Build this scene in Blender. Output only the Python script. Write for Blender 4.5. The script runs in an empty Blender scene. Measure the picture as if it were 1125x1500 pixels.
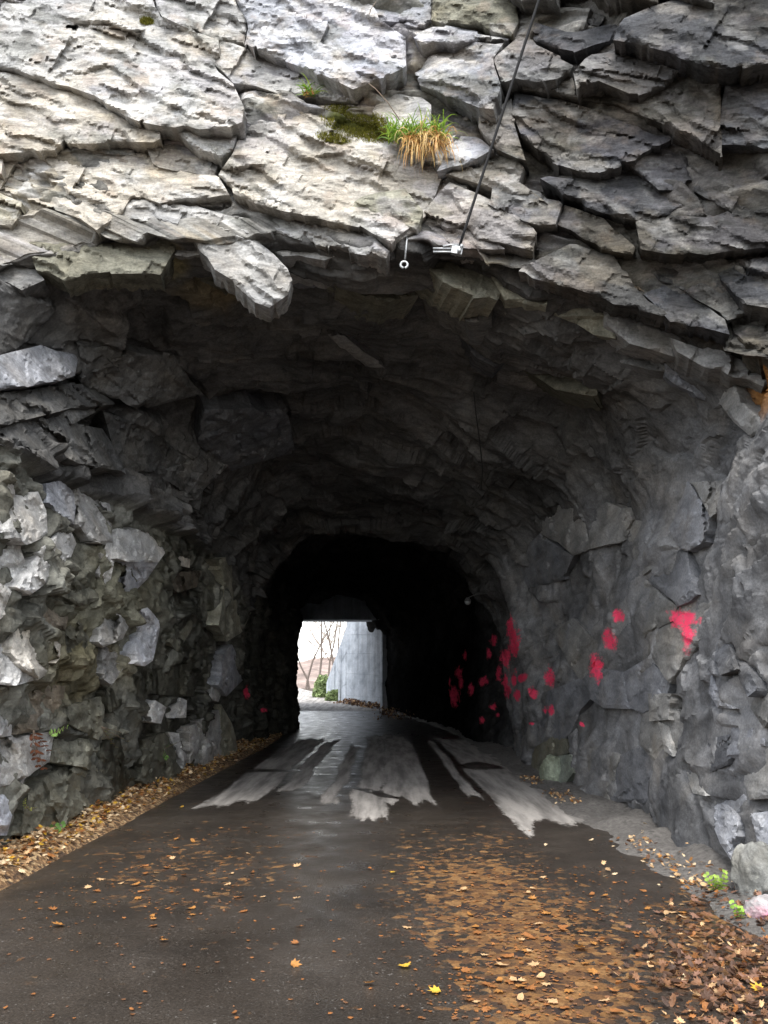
import bpy, math, random
import numpy as np
from mathutils import Vector, Matrix

# ------------------------------------------------------------------ camera, sky, sun, exposure
SC = bpy.context.scene
COL = SC.collection
F, CX, CY, CAMZ = 1214.0, 562.5, 750.0, 1.6          # focal length and centre in photograph pixels
PITCH = math.atan(250.0 / F)
cp, sp = math.cos(PITCH), math.sin(PITCH)
cam_d = bpy.data.cameras.new('camera')
cam = bpy.data.objects.new('camera', cam_d); COL.objects.link(cam)
cam.location = (0, 0, CAMZ); cam.rotation_euler = (math.pi / 2 + PITCH, 0, 0)
cam_d.sensor_fit = 'VERTICAL'; cam_d.sensor_height = 24.0; cam_d.lens = 24.0 * F / 1500.0
cam_d.clip_start = 0.05; cam_d.clip_end = 1000
SC.camera = cam

SUN_EL, SUN_AZ = math.radians(57), math.radians(182)  # azimuth clockwise from +Y: behind the camera
world = bpy.data.worlds.new('World'); SC.world = world; world.use_nodes = True
wn = world.node_tree.nodes; wl = world.node_tree.links; wn.clear()
sky = wn.new('ShaderNodeTexSky'); sky.sky_type = 'NISHITA'; sky.sun_disc = False
sky.sun_elevation = SUN_EL; sky.sun_rotation = SUN_AZ; sky.dust_density = 1.0; sky.air_density = 1.0; sky.ozone_density = 1.0
hs = wn.new('ShaderNodeHueSaturation'); hs.inputs['Saturation'].default_value = 0.22
bg = wn.new('ShaderNodeBackground'); bg.inputs['Strength'].default_value = 0.15
wo = wn.new('ShaderNodeOutputWorld')
wl.new(sky.outputs[0], hs.inputs['Color']); wl.new(hs.outputs[0], bg.inputs[0]); wl.new(bg.outputs[0], wo.inputs[0])
sd = bpy.data.lights.new('sun', 'SUN'); sd.energy = 1.1; sd.angle = math.radians(26); sd.color = (1.0, 0.965, 0.91)
sun = bpy.data.objects.new('sun', sd); COL.objects.link(sun)
sdir = Vector((math.sin(SUN_AZ) * math.cos(SUN_EL), math.cos(SUN_AZ) * math.cos(SUN_EL), math.sin(SUN_EL)))
sun.rotation_euler = (-sdir).to_track_quat('-Z', 'Y').to_euler()
SC.view_settings.view_transform = 'Standard'; SC.view_settings.look = 'None'
SC.view_settings.gamma = 1.0; SC.view_settings.use_curve_mapping = False
SC.view_settings.exposure = 1.95
SC.cycles.max_bounces = 8; SC.cycles.diffuse_bounces = 8; SC.cycles.use_denoising = True

# ------------------------------------------------------------------ small helpers
rng = np.random.default_rng(7); random.seed(7)

def tag(o, label=None, cat=None, group=None, kind=None):
    if label: o['label'] = label
    if cat: o['category'] = cat
    if group: o['group'] = group
    if kind: o['kind'] = kind
    return o

def empty(name, loc):
    o = bpy.data.objects.new(name, None); COL.objects.link(o); o.location = loc
    o.empty_display_size = 0.1
    return o

def np_mesh(name, v, f, smooth=True):
    """v (n,3), f (m,3|4) -> mesh"""
    v = np.ascontiguousarray(v, np.float32); f = np.ascontiguousarray(f, np.int32)
    me = bpy.data.meshes.new(name); k = f.shape[1]
    me.vertices.add(len(v)); me.vertices.foreach_set('co', v.ravel())
    me.loops.add(f.size); me.loops.foreach_set('vertex_index', f.ravel())
    me.polygons.add(len(f)); me.polygons.foreach_set('loop_start', np.arange(0, f.size, k, dtype=np.int32))
    try: me.polygons.foreach_set('loop_total', np.full(len(f), k, np.int32))
    except Exception: pass
    me.polygons.foreach_set('use_smooth', np.full(len(f), smooth, bool))
    me.update(calc_edges=True)
    return me

def attr(me, name, arr):
    arr = np.ascontiguousarray(arr, np.float32)
    if arr.ndim == 2:
        a = me.attributes.new(name, 'FLOAT_COLOR', 'POINT')
        a.data.foreach_set('color', np.concatenate([arr, np.ones((len(arr), 1), np.float32)], 1).ravel())
    else:
        a = me.attributes.new(name, 'FLOAT', 'POINT'); a.data.foreach_set('value', arr)

def obj(name, me, mat=None, parent=None):
    o = bpy.data.objects.new(name, me); COL.objects.link(o)
    if mat and not me.materials: me.materials.append(mat)
    if parent: o.parent = parent
    return o

class MB:
    """collects polygons for one mesh"""
    def __init__(s): s.v = []; s.f = []
    def box(s, c, d, R=None):
        b = len(s.v)
        for i in (-1, 1):
            for j in (-1, 1):
                for k in (-1, 1):
                    p = Vector((i * d[0] / 2, j * d[1] / 2, k * d[2] / 2))
                    if R: p = R @ p
                    s.v.append(tuple(p + Vector(c)))
        for q in ((0, 1, 3, 2), (4, 6, 7, 5), (0, 4, 5, 1), (2, 3, 7, 6), (0, 2, 6, 4), (1, 5, 7, 3)):
            s.f.append([b + i for i in q])
        return s
    def tube(s, pts, radii, n=8, cap=True):
        pts = [Vector(p) for p in pts]; b = len(s.v)
        if not hasattr(radii, '__len__'): radii = [radii] * len(pts)
        up = Vector((0.31, 0.17, 0.93))
        for i, p in enumerate(pts):
            d = (pts[min(i + 1, len(pts) - 1)] - pts[max(i - 1, 0)]).normalized()
            a = d.cross(up)
            if a.length < 1e-3: a = d.cross(Vector((1, 0, 0)))
            a.normalize(); c = d.cross(a)
            for k in range(n):
                t = 2 * math.pi * k / n
                s.v.append(tuple(p + (a * math.cos(t) + c * math.sin(t)) * radii[i]))
        for i in range(len(pts) - 1):
            for k in range(n):
                s.f.append([b + i * n + k, b + i * n + (k + 1) % n, b + (i + 1) * n + (k + 1) % n, b + (i + 1) * n + k])
        if cap:
            s.f.append([b + k for k in range(n)][::-1]); s.f.append([b + (len(pts) - 1) * n + k for k in range(n)])
        return s
    def strip(s, pts, w, side):
        """a ribbon along pts, half width w[i], across direction side"""
        b = len(s.v); side = Vector(side)
        for p, ww in zip(pts, w):
            s.v.append(tuple(Vector(p) - side * ww)); s.v.append(tuple(Vector(p) + side * ww))
        for i in range(len(pts) - 1):
            s.f.append([b + 2 * i, b + 2 * i + 1, b + 2 * i + 3, b + 2 * i + 2])
        return s
    def mesh(s, name, smooth=True):
        me = bpy.data.meshes.new(name); me.from_pydata(s.v, [], s.f)
        for p in me.polygons: p.use_smooth = smooth
        me.update(); return me
    def build(s, name, mat, parent=None, smooth=True): return obj(name, s.mesh(name, smooth), mat, parent)

def at(px, py, Y):
    """photograph pixel + distance along the road -> world point"""
    a = (px - CX) / F; b = (CY - py) / F
    dy = cp - b * sp; dz = sp + b * cp
    return Vector((a * Y / dy, Y, CAMZ + dz * Y / dy))

def ground_at(px, py, z=0.0):
    a = (px - CX) / F; b = (CY - py) / F
    dy = cp - b * sp; dz = sp + b * cp
    t = (z - CAMZ) / dz
    return Vector((a * t, dy * t, z))

def project(P):
    d = P[..., 1] * cp + (P[..., 2] - CAMZ) * sp
    yc = (P[..., 2] - CAMZ) * cp - P[..., 1] * sp
    d = np.where(d < 0.2, 0.2, d)
    return CX + F * P[..., 0] / d, CY - F * yc / d

# ---- numpy noise
def _h(ix, iy, iz, seed):
    n = (ix.astype(np.uint32) * np.uint32(374761393) + iy.astype(np.uint32) * np.uint32(668265263)
         + iz.astype(np.uint32) * np.uint32(2147483647) + np.uint32((seed * 1274126177) & 0xffffffff))
    n = (n ^ (n >> np.uint32(13))) * np.uint32(1274126177)
    n = (n ^ (n >> np.uint32(16))) * np.uint32(2246822519)
    return n ^ (n >> np.uint32(15))
def _u(n): return (n & np.uint32(0xffff)).astype(np.float32) / 65535.0

def vnoise(p, seed=0):
    i = np.floor(p).astype(np.int32); f = (p - i).astype(np.float32); f = f * f * (3 - 2 * f)
    r = 0
    for a in (0, 1):
        wa = f[:, 0] if a else 1 - f[:, 0]
        for b in (0, 1):
            wb = f[:, 1] if b else 1 - f[:, 1]
            for c in (0, 1):
                wc = f[:, 2] if c else 1 - f[:, 2]
                r = r + wa * wb * wc * _u(_h(i[:, 0] + a, i[:, 1] + b, i[:, 2] + c, seed))
    return r * 2 - 1

def fbm(p, octv=4, seed=0, gain=0.5):
    r = 0; a = 1.0
    for k in range(octv):
        r = r + a * vnoise(p * (2.03 ** k) + 17.3 * k, seed + k); a *= gain
    return r

def cells(p, seed=0, tilt=0.9):
    """broken-rock field: every cell is a tilted plane. Returns value, edge distance, cell id"""
    q = p - 0.5; i0 = np.floor(q).astype(np.int32); n = len(p)
    f1 = np.full(n, 9.0, np.float32); f2 = f1.copy(); idn = np.zeros(n, np.uint32); loc = np.zeros((n, 3), np.float32)
    for a in (0, 1):
        for b in (0, 1):
            for c in (0, 1):
                ix, iy, iz = i0[:, 0] + a, i0[:, 1] + b, i0[:, 2] + c
                h1 = _h(ix, iy, iz, seed); h2 = _h(ix, iy, iz, seed + 91)
                d = np.stack([p[:, 0] - (ix + 0.5 + (_u(h1) - .5) * .85), p[:, 1] - (iy + 0.5 + (_u(h1 >> np.uint32(16)) - .5) * .85),
                              p[:, 2] - (iz + 0.5 + (_u(h2) - .5) * .85)], 1).astype(np.float32)
                dd = np.sqrt((d * d).sum(1))
                m = dd < f1
                f2 = np.where(m, f1, np.minimum(f2, dd)); f1 = np.where(m, dd, f1)
                idn = np.where(m, h1, idn); loc = np.where(m[:, None], d, loc)
    g = np.stack([_u(idn), _u(idn >> np.uint32(8)), _u(idn >> np.uint32(16))], 1) * 2 - 1
    val = (_u(idn * np.uint32(2654435761)) * 2 - 1) * .6 + tilt * (loc * g).sum(1)
    return val, f2 - f1, idn

def facets(p, seed=0, k=.42, g_=1.7):
    """conchoidal breakage: lower envelope of tilted shallow dishes, sharp ridges between them. Returns height, facet id"""
    q = p - 0.5; i0 = np.floor(q).astype(np.int32); n = len(p)
    best = np.full(n, 9.0, np.float32); idn = np.zeros(n, np.uint32)
    for a in (0, 1):
        for b in (0, 1):
            for c in (0, 1):
                ix, iy, iz = i0[:, 0] + a, i0[:, 1] + b, i0[:, 2] + c
                h1 = _h(ix, iy, iz, seed); h2 = _h(ix, iy, iz, seed + 91); h3 = _h(ix, iy, iz, seed + 57)
                d0 = (p[:, 0] - (ix + 0.5 + (_u(h1) - .5) * .85)).astype(np.float32); d1 = (p[:, 1] - (iy + 0.5 + (_u(h1 >> np.uint32(16)) - .5) * .85)).astype(np.float32); d2 = (p[:, 2] - (iz + 0.5 + (_u(h2) - .5) * .85)).astype(np.float32)
                h = (_u(h2 >> np.uint32(16)) - .5) * .8 + g_ * ((_u(h3) - .5) * d0 + (_u(h3 >> np.uint32(16)) - .5) * d1 + (_u(h1 >> np.uint32(8)) - .5) * d2) + k * (d0 * d0 + d1 * d1 + d2 * d2)
                m = h < best; best = np.where(m, h, best); idn = np.where(m, h1, idn)
    return best, idn

def inpoly(x, y, poly):
    c = np.zeros(x.shape, bool); n = len(poly); j = n - 1
    for i in range(n):
        xi, yi = poly[i]; xj, yj = poly[j]
        if yi != yj:
            c ^= ((yi > y) != (yj > y)) & (x < (xj - xi) * (y - yi) / (yj - yi) + xi)
        j = i
    return c
def sstep(a, b, x):
    t = np.clip((x - a) / (b - a), 0, 1); return t * t * (3 - 2 * t)

# ------------------------------------------------------------------ materials
class NT:
    def __init__(s, name):
        s.m = bpy.data.materials.new(name); s.m.use_nodes = True
        s.n = s.m.node_tree.nodes; s.l = s.m.node_tree.links; s.n.clear()
        s.out = s.n.new('ShaderNodeOutputMaterial'); s.b = s.n.new('ShaderNodeBsdfPrincipled')
        s.l.new(s.b.outputs[0], s.out.inputs[0]); s.tc = s.n.new('ShaderNodeTexCoord').outputs['Object']
    def set(s, k, v):
        i = s.b.inputs[k]
        if hasattr(v, 'is_linked') or hasattr(v, 'links'): s.l.new(v, i)
        else: i.default_value = v
        return s
    def _in(s, sock, v):
        if hasattr(v, 'links'): s.l.new(v, sock)
        elif v is not None:
            sock.default_value = (*v, 1.0) if (hasattr(v, '__len__') and len(v) == 3 and sock.type == 'RGBA') else v
    def mapped(s, scale=(1, 1, 1), rot=(0, 0, 0), vec=None):
        n = s.n.new('ShaderNodeMapping'); s.l.new(vec or s.tc, n.inputs[0]); n.inputs['Scale'].default_value = scale; n.inputs['Rotation'].default_value = rot
        return n.outputs[0]
    def noise(s, scale, detail=5, rough=.55, vec=None, dist=0.0):
        n = s.n.new('ShaderNodeTexNoise'); s.l.new(vec or s.tc, n.inputs['Vector'])
        n.inputs['Scale'].default_value = scale; n.inputs['Detail'].default_value = detail; n.inputs['Roughness'].default_value = rough; n.inputs['Distortion'].default_value = dist
        return n.outputs[0]
    def vor(s, scale, vec=None, feature='F1'):
        n = s.n.new('ShaderNodeTexVoronoi'); s.l.new(vec or s.tc, n.inputs['Vector']); n.inputs['Scale'].default_value = scale; n.feature = feature
        return n.outputs[0]
    def ramp(s, v, stops):
        n = s.n.new('ShaderNodeValToRGB'); s.l.new(v, n.inputs[0]); e = n.color_ramp.elements
        while len(e) < len(stops): e.new(0.5)
        for k, (p, c) in zip(e, stops):
            k.position = p; k.color = (*c, 1) if hasattr(c, '__len__') else (c, c, c, 1)
        return n.outputs[0]
    def mix(s, fac, a, b, mode='MIX'):
        n = s.n.new('ShaderNodeMix'); n.data_type = 'RGBA'; n.blend_type = mode
        s._in(n.inputs[0], fac); s._in(n.inputs[6], a); s._in(n.inputs[7], b); return n.outputs[2]
    def math(s, op, a, b=None, clamp=False):
        n = s.n.new('ShaderNodeMath'); n.operation = op; n.use_clamp = clamp; s._in(n.inputs[0], a)
        if b is not None: s._in(n.inputs[1], b)
        return n.outputs[0]
    def attr(s, name, fac=False):
        n = s.n.new('ShaderNodeAttribute'); n.attribute_name = name; return n.outputs['Fac' if fac else 'Color']
    def bump(s, hs, strength=.5, dist=.02, prev=None):
        n = s.n.new('ShaderNodeBump'); s.l.new(hs, n.inputs['Height']); n.inputs['Strength'].default_value = strength; n.inputs['Distance'].default_value = dist
        if prev: s.l.new(prev, n.inputs['Normal'])
        return n.outputs[0]

def rock_material(name, bs, bedscale, bedrot, contrast):
    t = NT(name)
    c = t.attr('col'); wet = t.attr('wet', True); paint = t.attr('paint', True)
    bed = t.mapped(bedscale, bedrot)
    big = t.noise(1.7, 6, .6)
    grain = t.noise(4.5, 6, .66, bed, .5)
    fine = t.noise(38, 4, .7)
    m1 = t.ramp(grain, [(.28, 1 - .55 * contrast), (.5, 1.0), (.72, 1 + .42 * contrast)])
    c = t.mix(1.0, c, m1, 'MULTIPLY')
    m2 = t.ramp(fine, [(.3, .62), (.55, 1.0), (.75, 1.3)])
    c = t.mix(.8, c, m2, 'MULTIPLY')
    hue = t.ramp(big, [(.3, (1.12, 1.0, .84)), (.5, (1, 1, 1)), (.7, (.93, .97, 1.06))])
    c = t.mix(.45, c, hue, 'MULTIPLY')
    lich = t.ramp(t.noise(11, 5, .72), [(.62, 0.0), (.72, .55)])
    dry = t.math('SUBTRACT', 1.0, wet, True)
    c = t.mix(t.math('MULTIPLY', lich, dry), c, t.mix(1.0, c, (2.0, 2.0, 1.85), 'MULTIPLY'))
    # water runs: dark vertical streaks on damp rock
    st = t.ramp(t.noise(3.0, 6, .6, t.mapped((2.6, 2.6, .35))), [(.46, 0.0), (.62, 1.0)])
    wcol = t.mix(1.0, c, (.20, .20, .165), 'MULTIPLY')
    wf = t.math('MULTIPLY', wet, t.math('ADD', st, .45), True)
    c = t.mix(wf, c, wcol)
    pedge = t.math('ADD', paint, t.math('MULTIPLY', t.math('SUBTRACT', t.noise(7, 6, .75, t.mapped((1, .35, .8))), .5), 1.9))
    pf = t.math('MULTIPLY', t.ramp(pedge, [(.50, 0.0), (.74, 1.0)]), t.ramp(t.noise(24, 5, .75, t.mapped((1, .4, 1))), [(.30, .25), (.48, 1.0)]))
    c = t.mix(pf, c, (1.0, .085, .175))
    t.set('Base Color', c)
    t.set('Roughness', t.math('SUBTRACT', .88, t.math('MULTIPLY', wf, .5)))
    t.set('Specular IOR Level', t.math('MULTIPLY', wf, .42))
    b = t.bump(grain, .32 * bs, .045); b = t.bump(t.noise(19, 4, .75, bed), .8 * bs, .02, b); b = t.bump(fine, .5 * bs, .006, b)
    t.set('Normal', b)
    return t.m

def road_material():
    t = NT('asphalt')
    dry = t.attr('dry', True); mush = t.attr('mush', True)
    agg = t.vor(70); agg2 = t.noise(75, 4, .75)
    base = t.mix(t.ramp(agg2, [(.35, 0.0), (.7, 1.0)]), (.016, .0132, .011), (.064, .053, .0435))
    spots = t.ramp(t.noise(42, 4, .75), [(.62, 0.0), (.70, .8)])
    base = t.mix(spots, base, (.21, .20, .185))
    blot = t.ramp(t.noise(1.3, 7, .62), [(.3, .62), (.7, 1.35)])
    base = t.mix(1.0, base, blot, 'MULTIPLY')
    dry0 = dry; dry = t.math('ADD', dry, t.math('MULTIPLY', t.math('SUBTRACT', t.noise(2.6, 6, .7, t.mapped((3.0, .25, 1))), .5), .55)); dn = t.math('ADD', dry, t.math('MULTIPLY', t.math('SUBTRACT', t.noise(12, 8, .8, t.mapped((1, .5, 1))), .5), 1.1))
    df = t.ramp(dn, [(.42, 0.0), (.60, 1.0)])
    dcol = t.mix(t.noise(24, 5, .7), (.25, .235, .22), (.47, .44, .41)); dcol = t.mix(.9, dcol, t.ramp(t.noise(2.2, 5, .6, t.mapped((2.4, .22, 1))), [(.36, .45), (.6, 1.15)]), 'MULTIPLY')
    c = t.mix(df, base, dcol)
    wn_ = t.n.new('ShaderNodeVectorMath'); wn_.operation = 'MULTIPLY_ADD'; nz = t.n.new('ShaderNodeTexNoise'); nz.inputs['Scale'].default_value = 14; nz.inputs['Detail'].default_value = 4; t.l.new(t.tc, nz.inputs['Vector'])
    t.l.new(nz.outputs['Color'], wn_.inputs[0]); wn_.inputs[1].default_value = (.07, .07, .0); t.l.new(t.tc, wn_.inputs[2])
    vc = t.n.new('ShaderNodeTexVoronoi'); vc.inputs['Scale'].default_value = 17; t.l.new(wn_.outputs[0], vc.inputs['Vector'])
    sep = t.n.new('ShaderNodeSeparateColor'); t.l.new(vc.outputs['Color'], sep.inputs[0])
    mn = t.math('ADD', mush, t.math('ADD', t.math('MULTIPLY', t.math('SUBTRACT', sep.outputs[0], .5), .75), t.math('MULTIPLY', t.math('SUBTRACT', t.noise(3.5, 7, .75), .5), 1.5)))
    mf = t.ramp(mn, [(.44, 0.0), (.66, .95)])
    mcol = t.ramp(sep.outputs[1], [(.1, (.022, .012, .008)), (.4, (.105, .048, .016)), (.7, (.165, .078, .022)), (.95, (.22, .115, .04))])
    mcol = t.mix(.9, mcol, t.ramp(t.noise(45, 5, .75), [(.3, .35), (.7, 1.4)]), 'MULTIPLY')
    c = t.mix(mf, c, mcol)
    t.set('Base Color', c)
    rr = t.ramp(t.noise(2.5, 6, .6), [(.3, .22), (.7, .50)])
    t.set('Roughness', t.mix(t.math('MAXIMUM', df, mf), rr, (.85, .85, .85)))
    t.set('Specular IOR Level', .4)
    b = t.bump(agg, .5, .003); b = t.bump(t.noise(30, 5, .75), .45, .004, b)
    t.set('Normal', b)
    return t.m

def simple(name, col, rough=.7, var=.35, scale=12, bump=.3, dist=.01, metal=0.0, attrib=None, trans=0.0):
    t = NT(name)
    base = t.attr(attrib) if attrib else None
    n = t.noise(scale, 6, .65)
    m = t.ramp(n, [(.3, 1 - var), (.7, 1 + var)])
    c = t.mix(1.0, base if attrib else col, m, 'MULTIPLY')
    t.set('Base Color', c); t.set('Roughness', rough); t.set('Metallic', metal)
    if bump: t.set('Normal', t.bump(t.noise(scale * 3, 5, .7), bump, dist))
    if trans:
        tr = t.n.new('ShaderNodeBsdfTranslucent'); t.l.new(c, tr.inputs[0])
        mx = t.n.new('ShaderNodeMixShader'); mx.inputs[0].default_value = trans
        t.l.new(t.b.outputs[0], mx.inputs[1]); t.l.new(tr.outputs[0], mx.inputs[2]); t.l.new(mx.outputs[0], t.out.inputs[0])
    return t.m

def concrete_material():
    t = NT('concrete')
    st = t.noise(1.0, 8, .7, t.mapped((.7, .7, 1.1)))
    c = t.ramp(st, [(.28, (.22, .25, .29)), (.48, (.48, .525, .585)), (.7, (.70, .745, .80))])
    v = t.ramp(t.noise(2.2, 6, .6, t.mapped((1.2, 1.2, .12))), [(.45, 1.0), (.66, .45)])
    c = t.mix(.55, c, v, 'MULTIPLY')
    c = t.mix(.5, c, t.ramp(t.noise(14, 7, .7), [(.3, .55), (.7, 1.2)]), 'MULTIPLY')
    t.set('Base Color', c); t.set('Roughness', .85)
    t.set('Normal', t.bump(t.noise(20, 6, .7), .4, .02)); return t.m

ROCKS = [rock_material('cliff_rock', .8, (1.0, 1.4, 3.2), (0.15, 0.38, 0.0), 1.0), rock_material('wall_rock', .8, (1.5, .7, 1.3), (.25, 0, 0), .8),
         rock_material('ceiling_rock', .5, (1.0, 2.2, 2.0), (0, .15, .1), .8), rock_material('smooth_rock', .5, (1.4, .42, 1.1), (.35, 0, 0), .75)]
M = dict(rock=ROCKS[1], road=road_material(), concrete=concrete_material(),
         soil=simple('soil', (.062, .045, .030), .95, .6, 9, .8, .03),
         litter=None, gravel=simple('gravel', (.15, .14, .13), .95, .5, 22, .9, .03),
         leaf=simple('leaf', None, .65, .35, 30, .2, .004, attrib='col', trans=.25),
         grass=simple('grass', None, .6, .25, 30, 0, attrib='col', trans=.3),
         moss=simple('moss', None, .95, .4, 40, 0, attrib='col', trans=.15),
         bark=simple('bark', (.13, .105, .09), .95, .4, 14, .6, .02),
         twig=simple('twig', (.20, .15, .11), .9, .3, 30, .3, .004),
         rubber=simple('cable_rubber', (.008, .008, .009), .85, .2, 40, .1, .001),
         steel=simple('galvanised_steel', (.34, .35, .355), .5, .35, 60, .3, .001, metal=.6),
         enamel=simple('lamp_enamel', (.06, .06, .06), .4, .3, 20, .1, .002),
         hill=simple('hillside', (.24, .185, .16), 1.0, .6, .35, .6, .3))

def litter_material():
    t = NT('matted_leaves'); vc = t.n.new('ShaderNodeTexVoronoi'); vc.inputs['Scale'].default_value = 26; t.l.new(t.tc, vc.inputs['Vector'])
    sep = t.n.new('ShaderNodeSeparateColor'); t.l.new(vc.outputs['Color'], sep.inputs[0])
    c = t.ramp(sep.outputs[1], [(.05, (.05, .03, .018)), (.35, (.15, .085, .04)), (.65, (.30, .175, .08)), (.95, (.46, .32, .17))])
    c = t.mix(.8, c, t.ramp(t.noise(40, 5, .7), [(.3, .4), (.7, 1.3)]), 'MULTIPLY'); t.set('Base Color', c); t.set('Roughness', .85)
    t.set('Normal', t.bump(vc.outputs['Distance'], 1.0, .02)); return t.m
M['litter'] = litter_material()
# ------------------------------------------------------------------ the bored rock: base surface
def cx_of(Y):                                                        # the road bends to the left
    t = np.clip(np.asarray(Y, float) - 22, 0, 200); return np.where(t < 40, -0.0047 * t ** 2, -7.52 - .376 * (t - 40))
def rz_of(Y): return 0.0009 * np.clip(Y - 30, 0, 60) ** 2           # and climbs a little towards the exit
# cross sections (X, Z) from left foot over the crown to right foot
STN = [
 (6.5, [(-3.5,-.4),(-3.45,1.0),(-3.45,2.4),(-3.6,3.9),(-4.45,5.2),(-4.35,6.35),(-2.2,6.5),(0,6.1),(1.3,5.65),(2.8,4.95),(3.5,4.3),(3.3,2.8),(3.05,1.3),(2.92,-.4)]),
 (9.5, [(-3.5,-.4),(-3.45,1.0),(-3.4,2.4),(-3.45,3.8),(-3.7,4.9),(-3.0,5.8),(-1.5,6.1),(0,6.05),(1.3,5.75),(2.6,5.1),(3.3,4.2),(3.2,2.8),(3.05,1.3),(2.98,-.4)]),
 (13.5,[(-3.4,-.4),(-3.35,1.0),(-3.25,2.3),(-3.2,3.5),(-3.0,4.5),(-2.3,5.3),(-1.2,5.75),(0,5.8),(1.1,5.5),(2.1,4.9),(2.8,4.0),(3.0,2.7),(2.95,1.3),(2.9,-.4)]),
 (17.6,[(-3.4,-.4),(-3.3,1.0),(-3.15,2.2),(-3.0,3.3),(-2.6,4.2),(-1.9,4.9),(-1.0,5.2),(0,5.25),(1.0,4.95),(1.8,4.4),(2.4,3.4),(2.7,2.3),(2.8,1.1),(2.78,-.4)]),
 (18.6,[(-3.3,-.4),(-3.25,1.0),(-3.1,2.2),(-2.95,3.2),(-2.5,4.1),(-1.85,4.75),(-1.0,5.05),(-.1,5.1),(.9,4.8),(1.75,4.2),(2.35,3.25),(2.62,2.2),(2.75,1.1),(2.75,-.4)]),
 (21.0,[(-3.4,-.4),(-3.45,1.0),(-3.4,2.2),(-3.3,3.5),(-2.9,4.6),(-2.1,5.3),(-1.1,5.6),(0,5.6),(1.1,5.3),(2.0,4.7),(2.7,3.7),(3.0,2.4),(3.05,1.2),(2.95,-.4)]),
 (24.0,[(-3.2,-.4),(-3.3,1.0),(-3.3,2.2),(-3.3,3.6),(-3.0,4.8),(-2.1,5.6),(-1.0,5.9),(0,5.9),(1.0,5.6),(1.9,5.0),(2.5,3.9),(2.6,2.5),(2.5,1.2),(2.42,-.4)]),
 (30.0,[(-2.75,-.4),(-2.75,1.0),(-2.8,2.2),(-2.9,3.6),(-2.8,4.8),(-2.1,5.6),(-1.0,5.9),(0,5.9),(1.0,5.6),(1.9,5.0),(2.5,3.9),(2.7,2.5),(2.6,1.2),(2.5,-.4)]),
 (60.0,[(-3.1,-.4),(-3.1,1.0),(-3.1,2.2),(-3.1,3.6),(-3.0,4.8),(-2.3,5.6),(-1.0,5.9),(0,5.9),(1.0,5.6),(1.9,5.0),(2.6,3.9),(2.8,2.5),(2.8,1.2),(2.7,-.4)]),
]
NU = 780
def resample(pts, tpar):
    p = np.array(pts, float); n = len(p)
    k = np.clip(np.floor(tpar).astype(int), 0, n - 2); t = (tpar - k)[:, None]
    p0 = p[np.clip(k - 1, 0, n - 1)]; p1 = p[k]; p2 = p[k + 1]; p3 = p[np.clip(k + 2, 0, n - 1)]
    return 0.5 * (2 * p1 + (p2 - p0) * t + (2 * p0 - 5 * p1 + 4 * p2 - p3) * t ** 2 + (3 * p1 - p0 - 3 * p2 + p3) * t ** 3)
NP_ = len(STN[0][1])
tt = np.linspace(0, NP_ - 1, 4000); arc = resample(STN[0][1], tt)
al = np.concatenate([[0], np.cumsum(np.hypot(*np.diff(arc, axis=0).T))])
tpar = np.interp(np.linspace(0, al[-1], NU), al, tt)                 # even spacing at the mouth
SEC = np.stack([resample(s[1], tpar) for s in STN]); SY = np.array([s[0] for s in STN])

# rows: tunnel from far end to lip, then the cliff outward from the lip
ty = [0.0]; 
while ty[-1] < 40.6: ty.append(ty[-1] + 0.0165 + 0.0011 * ty[-1] ** 1.5)
ty = np.array(ty)
cs = [0.02]
while cs[-1] < 16: cs.append(cs[-1] + (0.0165 if cs[-1] < 4.6 else 0.0165 + 0.09 * (cs[-1] - 4.6)))
cs = np.array(cs)
mouth = SEC[0]; lip0 = 5.4 - 2.2 * sstep(9.4, 11.4, tpar); lipY = lip0 + 0.40 * np.clip(mouth[:, 1], 0, 9)
rowsP = []; rowS = []
for t in ty[::-1]:
    s = float(sstep(0, 9, np.array(t)))
    Y = t + lipY * (1 - s) + 7.2 * s
    k = np.clip(np.searchsorted(SY, Y) - 1, 0, len(SY) - 2)
    w = np.clip((Y - SY[k]) / (SY[k + 1] - SY[k]), 0, 1); w = (w * w * (3 - 2 * w))[:, None]
    ii = np.arange(NU); xz = SEC[k, ii] * (1 - w) + SEC[k + 1, ii] * w
    rowsP.append(np.stack([xz[:, 0] + cx_of(Y), Y, xz[:, 1] + rz_of(Y)], 1)); rowS.append(-t)
slope = .13 - .52 * sstep(6.6, 9.6, tpar)
cd = mouth - np.array([-.2, 1.2]); cd /= np.linalg.norm(cd, axis=1)[:, None]
for s in cs:
    z = mouth[:, 1] + cd[:, 1] * s
    rowsP.append(np.stack([mouth[:, 0] + cd[:, 0] * s, lipY + slope * np.clip(z - mouth[:, 1], -9, 30), z], 1)); rowS.append(s)
P = np.array(rowsP); S = np.array(rowS); NV = len(S)
# ragged brow: the lip itself is broken off in steps
lp_ = np.stack([np.cumsum(np.r_[0, np.hypot(*np.diff(mouth, axis=0).T)]), np.zeros(NU), np.zeros(NU)], 1)
lv1, _, _ = cells(lp_ / .75 + 3.3, 501, 1.2); lv2, _, _ = cells(lp_ / .27 + 1.7, 502, 1.2)
lr = np.convolve(.09 * lv1 + .05 * lv2, np.ones(5) / 5, 'same') * sstep(2.2, 3.6, tpar) * (1 - sstep(9.6, 10.6, tpar))
fall = np.where(S < 0, np.exp(-(S / .55) ** 2), np.exp(-(S / .30) ** 2))
P[..., 0] += fall[:, None] * (lr * cd[:, 0])[None]; P[..., 2] += fall[:, None] * (lr * cd[:, 1])[None]
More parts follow.
